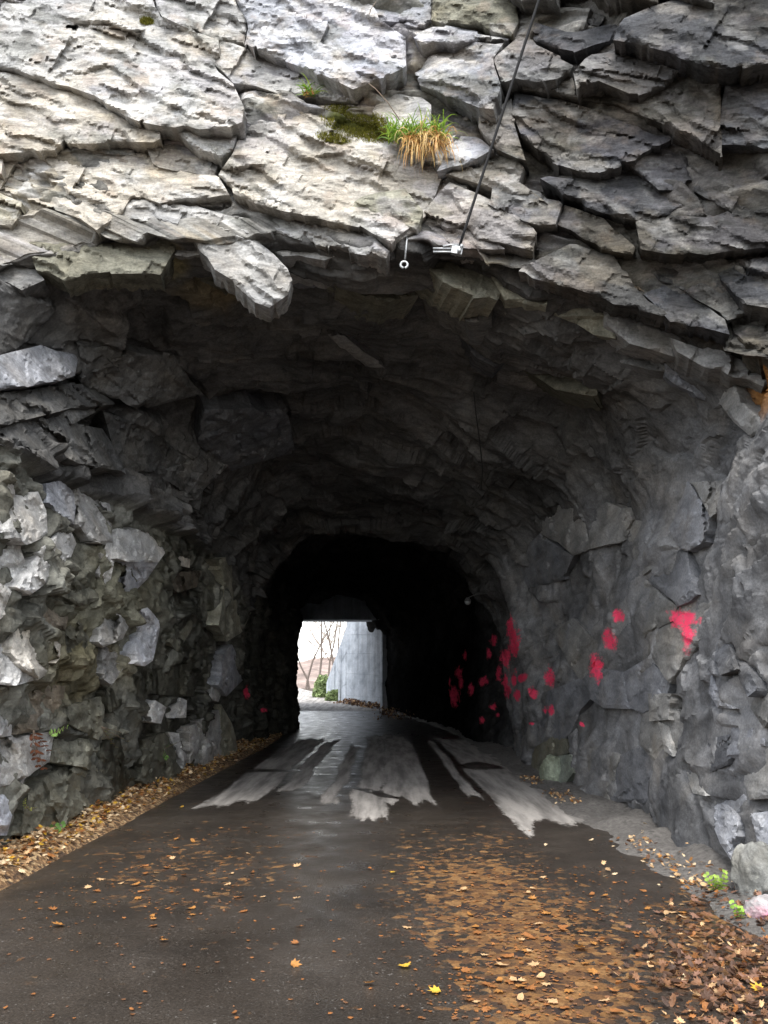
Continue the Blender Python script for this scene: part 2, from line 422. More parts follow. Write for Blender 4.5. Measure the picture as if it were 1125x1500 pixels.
# normals (pointing into the open), smoothed across the lip
du = np.gradient(P, axis=1); dv = np.gradient(P, axis=0); N = np.cross(du, dv)
N /= np.linalg.norm(N, axis=2)[..., None] + 1e-9
ctr = np.stack([cx_of(P[:, 0, 1]), P[:, 0, 1], np.full(NV, 2.5)], 1)
mid = NV - len(cs) - 60
if (N[mid, NU // 2] * np.array([0, 0, -1])).sum() < 0: N = -N
def vblur(A, r):
    c = np.cumsum(np.concatenate([np.repeat(A[:1], r, 0), A, np.repeat(A[-1:], r + 1, 0)], 0), axis=0)
    return (c[2 * r + 1:2 * r + 1 + len(A)] - c[:len(A)]) / (2 * r + 1)
for _ in range(2): N = vblur(N, 14)
N /= np.linalg.norm(N, axis=2)[..., None] + 1e-9

Pf = P.reshape(-1, 3).astype(np.float32); Nf = N.reshape(-1, 3).astype(np.float32)
Sf = np.repeat(S, NU).astype(np.float32); Uf = np.tile(tpar, NV).astype(np.float32)
PX, PY = project(Pf)
n_all = len(Pf)
# rock breaks along its bedding: on the cliff the blocks step forward and down, so their undersides face the ground
DD = N.copy()
kk = sstep(0.0, 0.5, S)[:, None, None]
DD = DD * (1 - .75 * kk) + .75 * kk * np.array([.0, -.90, -.42]); DD /= np.linalg.norm(DD, axis=2)[..., None]
DD = DD.reshape(-1, 3).astype(np.float32)
# regions: 0 cliff, 1 left wall, 2 ceiling, 3 right wall
seam = 3.15 + 0.25 * np.sin(Pf[:, 1] * .9)
wc = sstep(-0.12, 0.06, Sf + .12 * vnoise(Pf * 1.3, 5))
seam_px = 652 + .50 * np.clip(PX, -400, 330) + 7 * vnoise(Pf * 2.2, 7)
lefts = 1 - sstep(seam - .06, seam + .06, Uf)
lefts = np.where((PX < 330) & (Pf[:, 1] < 17) & (Uf < 6), sstep(-5, 5, PY - seam_px), lefts)
wL = (1 - wc) * lefts
wR = (1 - wc) * sstep(9.2, 11.2, Uf + .5 * vnoise(Pf * .8, 6))
wC = np.clip(1 - wc - wL - wR, 0, 1)
W = np.stack([wc, wL, wC, wR], 1); REG = W.argmax(1)

# ------------------------------------------------------------------ traced blocks (photograph pixels): pts, top offset, bottom offset, albedo, tint, wet
def Z(pts, k, ox, oy): return [(ox + x / k, oy + y / k) for x, y in pts]
LG = (1.0, .985, .95); WM = (1.05, .98, .86); BL = (.96, .98, 1.04); OL = (.98, .95, .76); BR = (1.08, .93, .74)
C1 = lambda p: Z(p, 1.875, 0, 0)
D1 = lambda p: Z(p, 1.875, 525, 0)
L1 = lambda p: Z(p, 2.5, 0, 700)
R1 = lambda p: Z(p, 2.5, 675, 760)
BLK = [
 # cliff, left half
 ('c', C1([(-90,-90),(400,-90),(440,45),(560,95),(600,110),(590,180),(640,230),(670,300),(665,335),(600,352),(480,350),(440,345),(340,315),(260,262),(140,228),(50,192),(-90,180)]), -.10, .20, .52, LG, 0),
 ('c', C1([(400,-90),(600,-90),(680,60),(670,122),(560,95),(445,45)]), -.05, .16, .50, LG, 0),
 ('c', C1([(600,-90),(940,-90),(1040,50),(1110,100),(1115,180),(1040,220),(970,245),(860,195),(760,165),(672,125),(680,60)]), -.02, .30, .50, BL, 0),
 ('c', C1([(600,112),(670,130),(760,170),(860,200),(965,252),(985,285),(900,275),(780,265),(700,235),(640,228),(592,180)]), -.10, .02, .45, LG, 0),
 ('c', C1([(670,310),(700,240),(830,290),(990,290),(1125,400),(1230,455),(1160,600),(1075,670),(990,620),(880,600),(780,580),(690,555),(640,530),(600,480),(640,420),(665,340)]), -.16, .20, .46, WM, 0),
 ('c', C1([(-90,190),(50,198),(140,235),(250,268),(330,322),(440,352),(440,385),(300,390),(170,390),(150,412),(-90,435)]), -.13, .10, .44, WM, 0),
 ('c', C1([(-90,445),(60,432),(160,415),(400,420),(500,470),(590,480),(630,535),(560,545),(430,555),(360,540),(330,590),(265,632),(220,600),(150,580),(60,550),(20,530),(-90,530)]), -.16, .12, .47, WM, 0),
 ('c', C1([(400,400),(470,378),(600,450),(590,478),(520,472),(420,450)]), -.25, -.12, .22, BL, 0),
 ('c', C1([(480,355),(600,352),(665,340),(640,410),(605,435),(540,410)]), -.05, .10, .50, LG, 0),
 ('c', C1([(360,545),(540,565),(660,600),(685,640),(600,640),(510,620),(420,605),(350,610),(275,635),(330,590)]), -.16, .02, .36, LG, 0),
 ('c', C1([(-90,530),(0,530),(60,555),(55,590),(30,625),(-90,610)]), -.05, .05, .42, OL, 0),
 ('c', C1([(735,600),(790,585),(1000,640),(1070,690),(1060,710),(900,675),(740,630)]), -.12, .02, .36, LG, 0),
 # cliff, right half
 ('c', D1([(40,-90),(200,-90),(200,60),(160,75),(110,60),(30,50)]), -.10, .08, .34, BL, 0),
 ('c', D1([(200,-90),(430,-90),(440,60),(420,100),(340,72),(240,65),(200,55)]), -.05, .16, .30, OL, 0),
 ('c', D1([(145,95),(240,70),(370,100),(420,102),(410,112),(230,115),(170,122)]), .02, .14, .40, BL, 0),
 ('c', D1([(155,200),(230,118),(400,116),(370,160),(390,230),(370,300),(330,295),(240,265),(170,235)]), .05, .30, .36, BL, 0),
 ('c', D1([(130,180),(160,200),(330,300),(300,330),(120,300),(30,240)]), -.42, -.32, .16, LG, 0),
 ('c', D1([(370,160),(440,100),(480,110),(590,180),(580,200),(490,225),(430,215),(390,230)]), .02, .22, .36, LG, 0),
 ('c', D1([(730,50),(880,-5),(1000,-90),(1300,-90),(1300,150),(1000,190),(820,135),(700,112)]), .18, .62, .24, BL, 0),
 ('c', D1([(500,30),(580,15),(690,35),(705,62),(600,85),(500,50)]), -.38, -.30, .10, BL, 0),
 ('c', D1([(480,60),(600,88),(705,66),(735,92),(690,112),(590,140),(480,108)]), -.02, .10, .30, BL, 0),
 ('c', D1([(590,200),(640,150),(720,135),(880,195),(840,240),(770,262),(660,222),(600,245)]), .08, .32, .40, LG, 0),
 ('c', D1([(440,225),(585,205),(600,250),(770,265),(880,200),(1000,195),(1000,430),(860,350),(700,285),(580,268),(450,240)]), -.05, .28, .30, WM, 0),
 ('c', D1([(1010,200),(1300,190),(1300,410),(985,398)]), .05, .36, .34, BL, 0),
 ('c', D1([(430,250),(560,275),(700,325),(860,380),(760,440),(640,480),(540,450),(450,380),(420,310)]), -.14, .06, .17, BL, 0),
 ('c', D1([(330,310),(420,270),(430,330),(460,440),(380,410),(330,350)]), -.08, .08, .34, LG, 0),
 ('c', D1([(215,470),(260,372),(340,385),(372,412),(300,450)]), -.06, .12, .62, BL, 0),
 ('c', D1([(240,480),(300,452),(380,415),(455,460),(440,500),(520,560),(380,525)]), -.14, .08, .38, WM, 0),
 ('c', D1([(500,490),(640,485),(760,450),(900,560),(800,612),(700,592),(560,535)]), -.12, .10, .22, BL, 0),
 ('c', D1([(130,520),(178,580),(160,635),(100,672),(20,625),(-40,585),(10,540)]), .02, .16, .36, OL, 0),
 ('c', D1([(180,580),(250,500),(400,570),(490,640),(480,690),(330,660),(300,620),(230,620)]), -.12, .06, .34, WM, 0),
 ('c', D1([(440,745),(580,670),(700,700),(760,790),(860,870),(700,835),(560,785)]), -.12, .10, .24, LG, 0),
 ('c', D1([(760,600),(990,590),(1300,540),(1300,660),(960,700),(780,685)]), -.06, .22, .18, LG, 0),
 ('c', D1([(960,722),(1300,680),(1300,880),(1060,835)]), -.05, .22, .20, BL, 0),
 # ceiling
 ('e', [(0,520),(60,505),(115,520),(110,550),(40,567),(-40,572),(-40,530)], .0, .22, .34, BL, 0),
 ('e', [(-40,580),(110,560),(170,590),(90,630),(-40,640)], -.05, .15, .20, LG, 0),
 ('e', [(245,690),(320,650),(345,670),(290,725),(245,722)], -.05, .18, .20, LG, 0),
 ('e', [(480,490),(500,488),(565,540),(545,545)], .02, .10, .26, LG, 0),
 ('e', [(-40,640),(60,602),(150,628),(185,695),(90,668),(0,652),(-40,655)], .06, .22, .14, LG, 0),
 ('e', [(150,602),(240,640),(300,700),(292,748),(222,718),(170,672)], .04, .20, .13, LG, 0),
 ('e', [(115,505),(255,520),(300,580),(200,598),(118,560)], .0, .20, .16, LG, 0),
 ('e', [(300,600),(420,598),(432,660),(340,690),(290,650)], .0, .18, .15, BL, 0),
 ('e', [(-40,590),(40,572),(120,562),(168,590),(90,602),(-40,632)], .06, .18, .12, LG, 0),
 # left wall
 ('l', L1([(30,150),(60,60),(140,50),(170,120),(175,200),(100,245),(40,220)]), .0, .16, .46, LG, 0),
 ('l', L1([(-60,0),(60,20),(60,110),(20,200),(-60,200)]), .0, .12, .42, LG, 0),
 ('l', L1([(170,20),(260,10),(280,90),(270,170),(200,130),(170,90)]), -.06, .06, .36, BL, 0),
 ('l', L1([(270,30),(400,80),(410,200),(420,260),(340,230),(280,160)]), -.06, .08, .34, LG, .1),
 ('l', L1([(180,230),(250,170),(280,240),(260,290),(210,350),(110,430),(60,400),(100,330)]), -.02, .14, .54, LG, 0),
 ('l', L1([(-60,220),(80,240),(100,330),(50,400),(20,500),(-60,560)]), -.02, .12, .50, LG, 0),
 ('l', L1([(430,180),(540,200),(605,275),(580,310),(430,295)]), -.02, .22, .44, LG, 0),
 ('l', L1([(430,295),(580,310),(540,370),(480,430),(420,420)]), .18, -.05, .34, BL, 0),
 ('l', L1([(250,200),(340,240),(350,300),(300,370),(250,300)]), -.12, -.06, .16, OL, .5),
 ('l', L1([(370,250),(430,220),(430,300),(400,400),(385,430),(360,350)]), .0, .10, .48, LG, 0),
 ('l', L1([(220,370),(300,370),(380,440),(290,470),(180,420)]), -.05, .05, .19, OL, .5),
 ('l', L1([(100,440),(200,420),(270,480),(240,560),(160,530),(80,510)]), -.12, -.02, .24, BR, .4),
 ('l', L1([(50,560),(100,530),(180,560),(230,610),(220,660),(140,740),(80,690),(40,640)]), .05, .22, .52, WM, 0),
 ('l', L1([(-60,600),(50,600),(130,740),(60,760),(-60,750)]), -.02, .12, .50, LG, 0),
 ('l', L1([(-60,760),(40,760),(50,950),(-60,960)]), -.02, .06, .50, LG, 0),
 ('l', L1([(50,760),(140,750),(240,760),(230,830),(150,920),(60,940)]), -.10, .04, .24, BR, .4),
 ('l', L1([(240,560),(300,480),(370,490),(360,620),(290,650),(240,640)]), -.10, .02, .17, OL, .7),
 ('l', L1([(380,460),(450,450),(490,490),(450,590),(380,620),(360,600)]), -.02, .12, .38, LG, .1),
 ('l', L1([(500,490),(540,475),(590,520),(580,580),(560,670),(530,690),(490,680),(500,600)]), .06, .18, .58, BL, 0),
 ('l', L1([(370,620),(440,610),(450,700),(410,760),(370,730)]), -.02, .10, .28, LG, .2),
 ('l', L1([(640,520),(700,500),(710,540),(650,640),(620,600)]), -.02, .10, .24, OL, .4),
 ('l', L1([(650,260),(700,270),(695,330),(655,320)]), .0, .10, .42, WM, 0),
 ('l', L1([(620,350),(740,340),(720,400),(650,420),(620,390)]), -.08, .02, .16, BR, .6),
 ('l', L1([(800,300),(900,280),(940,350),(930,470),(880,570),(830,600),(800,540),(820,420)]), .0, .14, .36, OL, 0),
 ('l', L1([(810,650),(850,610),(890,740),(830,800),(800,760)]), .04, .18, .42, BL, 0),
 ('l', L1([(780,760),(820,770),(800,820),(770,812)]), .02, .10, .40, LG, 0),
 ('l', L1([(520,860),(570,815),(610,840),(590,900),(530,890)]), .06, .18, .52, LG, 0),
 ('l', L1([(640,880),(660,805),(685,815),(682,878)]), .04, .12, .52, LG, 0),
 ('l', L1([(690,910),(720,900),(740,980),(700,1045)]), .0, .10, .46, LG, 0),
 ('l', L1([(725,895),(800,850),(820,930),(800,1060),(745,1085)]), .0, .12, .44, LG, 0),
 ('l', L1([(810,830),(850,900),(870,1000),(830,1065),(805,1000)]), -.04, .08, .34, OL, 0),
 ('l', L1([(615,930),(655,935),(690,1030),(672,1065),(640,990)]), .0, .10, .54, LG, 0),
 ('l', L1([(520,960),(612,930),(645,1040),(690,1100),(600,1150),(510,1110)]), -.06, .08, .16, OL, .5),
 ('l', L1([(380,780),(480,720),(640,690),(700,680),(710,800),(650,800),(560,790),(400,860)]), -.14, .0, .15, OL, .9),
 ('l', L1([(250,830),(375,800),(380,890),(480,930),(360,960),(250,900)]), -.08, .05, .26, OL, .4),
 ('l', L1([(-60,960),(110,940),(190,930),(180,1040),(110,1090),(0,1130),(-60,1130)]), -.02, .10, .40, LG, .1),
 ('l', L1([(-60,1135),(100,1092),(60,1180),(20,1310),(-60,1310)]), -.02, .08, .52, BL, 0),
 ('l', L1([(100,1150),(230,1050),(370,1080),(360,1190),(190,1310),(40,1310)]), -.05, .10, .22, OL, .4),
 ('l', L1([(190,940),(370,962),(360,1078),(230,1048),(180,1040)]), -.08, .04, .24, OL, .4),
 ('l', L1([(380,960),(500,900),(510,1110),(430,1190),(375,1190),(362,1090)]), -.14, .0, .15, OL, .9),
 ('w', [(1030,545),(1068,540),(1085,590),(1125,625),(1100,640),(1050,590)], .02, .10, .24, LG, 0),
 # right wall
 ('w', R1([(940,440),(1000,460),(1012,550),(950,572),(928,520)]), .0, .14, .15, BL, 0),
 ('w', R1([(1012,500),(1060,540),(1090,620),(1050,652),(1020,590)]), .0, .12, .15, BL, 0),
 ('w', R1([(930,730),(1000,740),(980,900),(910,930),(905,850)]), -.03, .05, .16, BL, 0),
 ('w', R1([(815,880),(860,900),(895,1015),(850,1005),(820,930)]), -.01, .09, .40, LG, 0),
 ('w', R1([(890,1040),(1000,1050),(1020,1130),(990,1250),(950,1190)]), -.02, .11, .38, BL, 0),
 ('w', R1([(1050,1080),(1130,1070),(1190,1200),(1100,1225)]), -.02, .11, .42, BL, 0),
 ('w', R1([(315,885),(350,868),(400,862),(412,930),(370,985),(318,965)]), .08, .22, .30, (.92, 1.0, .85), 0),
 ('w', R1([(265,840),(330,800),(380,790),(395,858),(318,880),(300,930),(262,940)]), .0, .12, .20, OL, .2),
 ('w', R1([(680,640),(772,640),(760,735),(690,742)]), -.01, .06, .30, LG, 0),
 ('w', R1([(918,545),(950,640),(995,695),(940,692),(908,640)]), -.01, .05, .36, BL, 0),
 ('w', R1([(720,740),(760,760),(775,870),(745,850),(735,790)]), -.01, .06, .40, LG, 0),
]

# ------------------------------------------------------------------ displacement
def basis(a, b):
    a = np.array(a, float); a /= np.linalg.norm(a); b = np.array(b, float); c = np.cross(a, b); c /= np.linalg.norm(c)
    return np.stack([a, np.cross(c, a), c])                      # rows: along, across, normal of the bedding
BED = {0: (basis((.93, .05, -.36), (0, 1, .25)), (1.4, .9, .55)),
       1: (basis((.1, 1, -.22), (.2, .2, 1)), (1.25, .62, .62)),
       2: (basis((.95, .15, -.18), (0, 1, 0)), (2.3, 1.0, .7)),
       3: (basis((.1, .95, -.3), (.2, .3, 1)), (2.6, .9, .9))}
AMP = {0: (.15, .22, .075, .035), 1: (.13, .17, .055, .03), 2: (.22, .15, .045, .05), 3: (.06, .085, .036, .05)}
warp = np.stack([fbm(Pf * 1.1 + 9 * k, 3, 40 + k) for k in range(3)], 1)
warp2 = np.stack([vnoise(Pf * 6.0 + 5 * k, 50 + k) for k in range(3)], 1)
disp = np.zeros(n_all, np.float32); CID = np.zeros(n_all, np.uint32); detail = np.zeros(n_all, np.float32); shade = np.ones(n_all, np.float32)
for r in range(4):
    m = W[:, r] > 0.002
    B, sc_ = BED[r]; A = AMP[r]
    q = (Pf[m] + .16 * warp[m] + .012 * warp2[m]) @ B.T.astype(np.float32)
    v1, e1, id1 = cells(q / np.array(sc_), 11 + r)
    v2, id2 = facets(q / (np.array(sc_) * .55), 31 + r)
    v3, id3 = facets(q / (np.array(sc_) * .2), 51 + r)
    crack = np.exp(-(e1 / .05)) * .05 * (_u(id1 >> np.uint32(5)) > .35)
    dt = A[1] * v2 + A[2] * v3 - crack * (.5 if r >= 2 else 1)
    disp[m] += W[m, r] * (A[0] * v1 + dt); detail[m] += W[m, r] * dt
    shade[m] += W[m, r] * ((_u(id1) - .5) * .35 + (_u(id2) - .5) * .34 + (_u(id3) - .5) * .16)
    own = REG[m] == r; idx = np.where(m)[0][own]; CID[idx] = id1[own]
low = fbm(Pf * .55, 3, 70)
lowamp = W @ np.array([.22, .12, .28, .16], np.float32)
disp += lowamp * low + .006 * fbm(Pf * 9, 2, 80)

ovh = (1 - wc) * (1 - lefts) * (PX < 420) * (Uf < 6) * np.exp(-np.clip(seam_px - PY, 0, 999) / 75.0) * (1 - sstep(14, 18, Pf[:, 1]))
disp += .12 * ovh
disp -= .10 * wL * np.exp(-np.clip(PY - seam_px, 0, 999) / 14.0) * (PX < 330)
bulge = 0.9 * sstep(600, 1100, PX) * (1 - sstep(-200, 15, PY - .12 * (PX - 900))) * wc
bulge += .35 * sstep(700, 1000, PX) * (1 - sstep(150, 330, PY - .35 * (PX - 900))) * wc
BULGE = np.where(np.isfinite(bulge), bulge, 0).astype(np.float32)
# colours before the traced blocks
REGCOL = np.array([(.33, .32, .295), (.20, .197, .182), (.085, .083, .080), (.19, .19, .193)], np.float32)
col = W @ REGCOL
col *= (1 + .35 * fbm(Pf * .9, 3, 90))[:, None]
wet = np.zeros(n_all, np.float32)
# damp left wall deeper in; olive algae on it
damp = wL * sstep(185, 260, PX + 18 * vnoise(Pf * 2, 93)) * (1 - sstep(300, 360, PX)) * sstep(700, 760, PY)
wet = np.maximum(wet, damp * .9)
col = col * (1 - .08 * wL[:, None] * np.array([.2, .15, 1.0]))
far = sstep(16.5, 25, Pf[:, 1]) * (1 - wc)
col *= (1 - (.58 + .36 * wR) * far)[:, None]                                  # gloom deep inside painted into the rock colour
wet = np.maximum(wet, .0 * far)

# traced blocks
JX = PX + 1.5 * warp2[:, 0] + 8 * fbm(Pf * 1.9, 2, 61); JY = PY + 1.5 * warp2[:, 1] + 8 * fbm(Pf * 1.9, 2, 62)
front = Pf[:, 1] < 24
zone = {'e': (REG == 2) & front, 'w': (REG == 3) & front, 'c': (REG == 0) | ((REG == 2) & (Sf > -.5)), 'l': (REG == 1) & front, 'r': ((REG == 3) | (REG == 2)) & front}
PID = np.full(n_all, -1, np.int32)
for k, (zn, poly, o0, o1, alb, tint, wt) in enumerate(BLK):
    pa = np.array(poly); x0, y0 = pa.min(0); x1, y1 = pa.max(0)
    cand = np.where(zone[zn] & (JX > x0) & (JX < x1) & (JY > y0) & (JY < y1))[0]
    ins = cand[inpoly(JX[cand], JY[cand], poly)]
    if len(ins) < 20: continue
    if zn in 'clew':                                                # these become solid blocks; the rock behind them lies deeper
        disp[ins] -= {'c': .06, 'l': .07, 'e': .06, 'w': .05}[zn]
        continue
    PID[ins] = k
    ty_ = np.clip((PY[ins] - max(y0, -60)) / (y1 - max(y0, -60)), 0, 1); tx_ = (PX[ins] - x0) / (x1 - x0) - .5
    rr = random.Random(k); d = (o0 + (o1 - o0) * ty_) * ((.55 if pa[:, 0].mean() < 520 else .85) if zn == 'c' else 1.0) + rr.uniform(-.14, .14) * tx_ * (1 if zn == 'c' else .5)
    disp[ins] = d + (.75 if zn == 'c' else .75) * detail[ins] + .35 * lowamp[ins] * low[ins] + .006 * fbm(Pf[ins] * 9, 2, 80)
    col[ins] = alb * np.array(tint, np.float32) * (1 + .18 * fbm(Pf[ins] * 1.6, 3, 97))[:, None]
    wet[ins] = wt
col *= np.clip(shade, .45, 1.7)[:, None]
col *= (1 - .2 * wL[:, None][:, 0] - wc * (.50 + .20 * sstep(640, 860, PX)))[:, None]            # right half: darker rock, with overhang shade painted in as well

# mineral colours of the cliff: lilac grey, buff, pale crust, dark algae
def mineral(p, c, w, px):
    dk = sstep(640, 860, px)
    for k, (c_, sc1, th, amt) in enumerate((((.30, .285, .31), 1.1, .18, .45), ((.34, .295, .22), 1.4, .22, .5), ((.46, .45, .43), 2.6, .30, .7), ((.12, .122, .108), 2.1, .34, .65), ((.26, .20, .155), 3.3, .42, .4))):
        q = p @ BED[0][0].T.astype(np.float32) * np.array([1, 1, 1.9], np.float32)
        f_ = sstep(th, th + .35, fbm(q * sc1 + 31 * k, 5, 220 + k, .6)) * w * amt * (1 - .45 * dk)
        c = c * (1 - f_[:, None]) + np.array(c_, np.float32) * (1 - .4 * dk)[:, None] * f_[:, None]
    return c
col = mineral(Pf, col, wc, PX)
disp -= .12 * wc * sstep(-.1, .3, Sf)
# stains and lichens with a shape of their own
def blot(cx, cy, rx, ry, ang=0, seed=0, soft=.5):
    c, s = math.cos(ang), math.sin(ang)
    dx = (PX - cx) + 3 * warp2[:, 0]; dy = (PY - cy) + 3 * warp2[:, 1]
    r = np.hypot((dx * c + dy * s) / rx, (-dx * s + dy * c) / ry)
    return 1 - sstep(1 - soft, 1 + soft, r + .25 * vnoise(Pf * 5, 100 + seed))
def stain(mask, c, amt):
    a = (mask * amt)[:, None]; col[:] = col * (1 - a) + np.array(c, np.float32) * a
nearf = Pf[:, 1] < 13
stain(blot(1098, 572, 34, 38) * nearf, (.26, .12, .035), .9)      # rust seep at the right
stain(blot(1085, 555, 9, 16) * nearf, (.55, .52, .46), .7)
stain(blot(170, 880, 70, 90, .5, 1) * wL, (.15, .14, .075), .35)
stain(blot(120, 980, 60, 60, 0, 2) * wL, (.17, .14, .06), .4)
stain(blot(905, 450, 130, 22, .55, 3) * nearf, (.13, .085, .045), .5)
stain(blot(310, 430, 60, 20, 0, 4) * nearf, (.18, .14, .07), .5)
stain(blot(240, 385, 30, 20, .2, 5) * nearf, (.30, .26, .12), .6)
stain(blot(560, 250, 130, 14, .3, 6) * wc, (.38, .27, .16), .3)
stain(blot(370, 240, 14, 30, 0, 7) * wc, (.42, .30, .26), .5)
stain(blot(240, 190, 60, 12, .5, 8) * wc, (.33, .31, .34), .5)
stain(blot(450, 170, 45, 20, .4, 9) * wc, (.30, .31, .35), .6)
mossm = np.maximum.reduce([blot(525, 182, 50, 22, .3, 10, .35), blot(490, 203, 22, 7, .2, 11), blot(215, 32, 9, 6), blot(1080, 1290, 1, 1)]) * wc
stain(mossm, (.055, .062, .012), .95)
# spray paint
PAINT = [(747,920,5,16),(752,938,7,22),(741,964,8,12),(1002,906,16,13),(1008,930,8,24),(902,902,6,9),(893,938,8,13),(873,980,8,16),(804,993,6,14),(807,1042,4,8),
 (798,1040,3,5),(779,1015,5,8),(757,1018,4,7),(741,1003,5,17),(752,995,4,10),(764,993,6,5),(730,985,4,9),(722,938,4,7),(715,957,3,7),(707,998,6,6),(720,1035,5,5),
 (706,1055,3,5),(647,970,4,15),(672,985,5,8),(675,1001,3,7),(681,960,2.5,6),(664,1020,8,12),(625,1045,5,9),(640,1018,5,9),(776,1060,3,2.5),(851,1061,3,3),
 (727,1047,3,3),(618,1030,4,9),(656,1000,4,8),(363,1014,4,8),(387,1040,4,3),(690,1010,4,8)]
paint = np.zeros(n_all, np.float32)
pm = np.where((REG == 3) | (REG == 1) | (REG == 2))[0]
JPX, JPY = project(Pf[pm] + DD[pm] * disp[pm, None])
for (a, b, rx, ry) in PAINT:
    r = np.hypot((JPX - a) / rx, (JPY - b) / ry)
    paint[pm] = np.maximum(paint[pm], np.clip(1.10 - .48 * r, 0, 1))
paint[Pf[:, 1] > 30] = 0

D2 = disp.reshape(NV, NU)
for ax_ in (0, 1):                                                # worn edges: round every step a little
    pad = np.concatenate([np.take(D2, [0], ax_), D2, np.take(D2, [-1], ax_)], ax_)
    sl = [slice(None)] * 2; a_ = list(sl); b_ = list(sl); c_ = list(sl); a_[ax_] = slice(0, -2); b_[ax_] = slice(1, -1); c_[ax_] = slice(2, None)
    D2 = .15 * pad[tuple(a_)] + .70 * pad[tuple(b_)] + .15 * pad[tuple(c_)]
disp = D2.reshape(-1).astype(np.float32)
# open joints round the traced blocks
PG = PID.reshape(NV, NU); E = np.zeros((NV, NU), bool)
E[:, 1:] |= PG[:, 1:] != PG[:, :-1]; E[1:] |= PG[1:] != PG[:-1]
J = E.astype(np.float32)
for _ in range(2):
    J2 = J.copy(); J2[1:] = np.maximum(J2[1:], J[:-1] * .6); J2[:-1] = np.maximum(J2[:-1], J[1:] * .6); J2[:, 1:] = np.maximum(J2[:, 1:], J[:, :-1] * .6); J2[:, :-1] = np.maximum(J2[:, :-1], J[:, 1:] * .6); J = J2
for ax_ in (0, 1):
    J = (J + np.roll(J, 1, ax_) + np.roll(J, -1, ax_)) / 3
D3 = disp.reshape(NV, NU)
Jm = np.clip(J * 1.6, 0, 1)
for _ in range(2):                                                # no saw teeth where a joint crosses the grid aslant
    Bl = D3.copy(); Bl[1:-1, 1:-1] = (2 * D3[1:-1, 1:-1] + D3[:-2, 1:-1] + D3[2:, 1:-1] + D3[1:-1, :-2] + D3[1:-1, 2:] + .5 * (D3[:-2, :-2] + D3[2:, 2:] + D3[:-2, 2:] + D3[2:, :-2])) / 8
    D3 = D3 * (1 - Jm) + Bl * Jm
disp = D3.reshape(-1).astype(np.float32)
joint = 2.1 * J.reshape(-1) * np.clip(.55 + 1.1 * vnoise(Pf * 1.4, 64), 0, 1) * (W @ np.array([.17, .06, .05, .02], np.float32))
disp -= joint.astype(np.float32)
chip = np.zeros(n_all, np.float32)
for r, (fs, a1, a2, a3) in enumerate(((.30, .085, .038, .006), (.26, .060, .024, .006), (.30, .070, .026, .010), (.30, .040, .018, .003))):
    m = W[:, r] > .002; B, sc_ = BED[r]; q = (Pf[m] + .05 * warp[m]) @ B.T.astype(np.float32)
    v2, i2 = facets(q / (np.array(sc_) * fs), 131 + r); v3, i3 = facets(q / (np.array(sc_) * fs * .38), 151 + r)
    col[m] *= (1 + W[m, r] * ((_u(i2) - .5) * .32 + (_u(i3) - .5) * .22))[:, None]
    wv = q[:, 2] / .075 + .9 * vnoise(q * 1.2, 171) + 4 * vnoise(q * .35, 172); saw = wv - np.floor(wv)
    gate = np.clip(.5 + 1.6 * vnoise(q * .9, 173), 0, 1)
    g2 = np.clip(.35 + 1.5 * vnoise(q * 1.1, 174), 0, 1.3) if r == 0 else 1.0
    chip[m] += W[m, r] * (g2 * (a1 * v2 + a2 * v3) + a3 * (saw - .5) * gate)
disp += chip * (1 - .75 * sstep(22, 26, Pf[:, 1]))
disp += BULGE
V = Pf + DD * disp[:, None]
# keep the feet of the walls off the carriageway
FX, FY = project(V)
V3 = V.reshape(NV, NU, 3)
VN = np.cross(np.gradient(V3, axis=1), np.gradient(V3, axis=0)).reshape(-1, 3); VN /= np.linalg.norm(VN, axis=1)[:, None] + 1e-9
VN *= np.sign((VN * Nf).sum(1))[:, None]

def surf(px, py, pick=None):
    """nearest point of the rock that the camera sees at this pixel -> point, normal"""
    m = (np.abs(FX - px) < 6) & (np.abs(FY - py) < 6)
    if pick is not None: m &= pick
    i = np.where(m)[0]
    if len(i) == 0: i = np.array([np.argmin((FX - px) ** 2 + (FY - py) ** 2)])
    i = i[np.argmin(V[i, 1] + .02 * np.hypot(FX[i] - px, FY[i] - py))]
    return Vector(V[i].astype(float)), Vector(Nf[i].astype(float))

# ------------------------------------------------------------------ split the rock: four surfaces, their blocks as children
g = np.arange(NV * NU).reshape(NV, NU)
Q = np.stack([g[:-1, :-1], g[:-1, 1:], g[1:, 1:], g[1:, :-1]], -1).reshape(-1, 4)
fm = V[Q].mean(1); nn = np.cross(V[Q[:, 1]] - V[Q[:, 0]], V[Q[:, 3]] - V[Q[:, 0]])
if (nn * Nf[Q[:, 0]]).sum(1).mean() < 0: Q = Q[:, ::-1].copy()
fr = REG[Q[:, 0]]; fp = PID[Q[:, 0]]; fc = CID[Q[:, 0]].astype(np.int64)
key = np.where(fp >= 0, -1 - fp.astype(np.int64), fr.astype(np.int64) * (1 << 33) + fc)
fx, fy = FX[Q].mean(1), FY[Q].mean(1)
ax = FX[Q]; ay = FY[Q]
area = .5 * np.abs((ax[:, 2] - ax[:, 0]) * (ay[:, 3] - ay[:, 1]) - (ax[:, 3] - ax[:, 1]) * (ay[:, 2] - ay[:, 0]))
face_cam = ((fm - np.array([0, 0, CAMZ])) * Nf[Q[:, 0]]).sum(1) < 0
area = np.where((fx > 0) & (fx < 1125) & (fy > 0) & (fy < 1500) & face_cam & (fm[:, 1] < 19.5), area, 0)
uk, inv = np.unique(key, return_inverse=True)
ka = np.bincount(inv, area); kreg = np.zeros(len(uk), int); kreg[inv] = fr
order = np.argsort(-ka); chosen = set()
per = {0: 0, 1: 0, 2: 0, 3: 0}
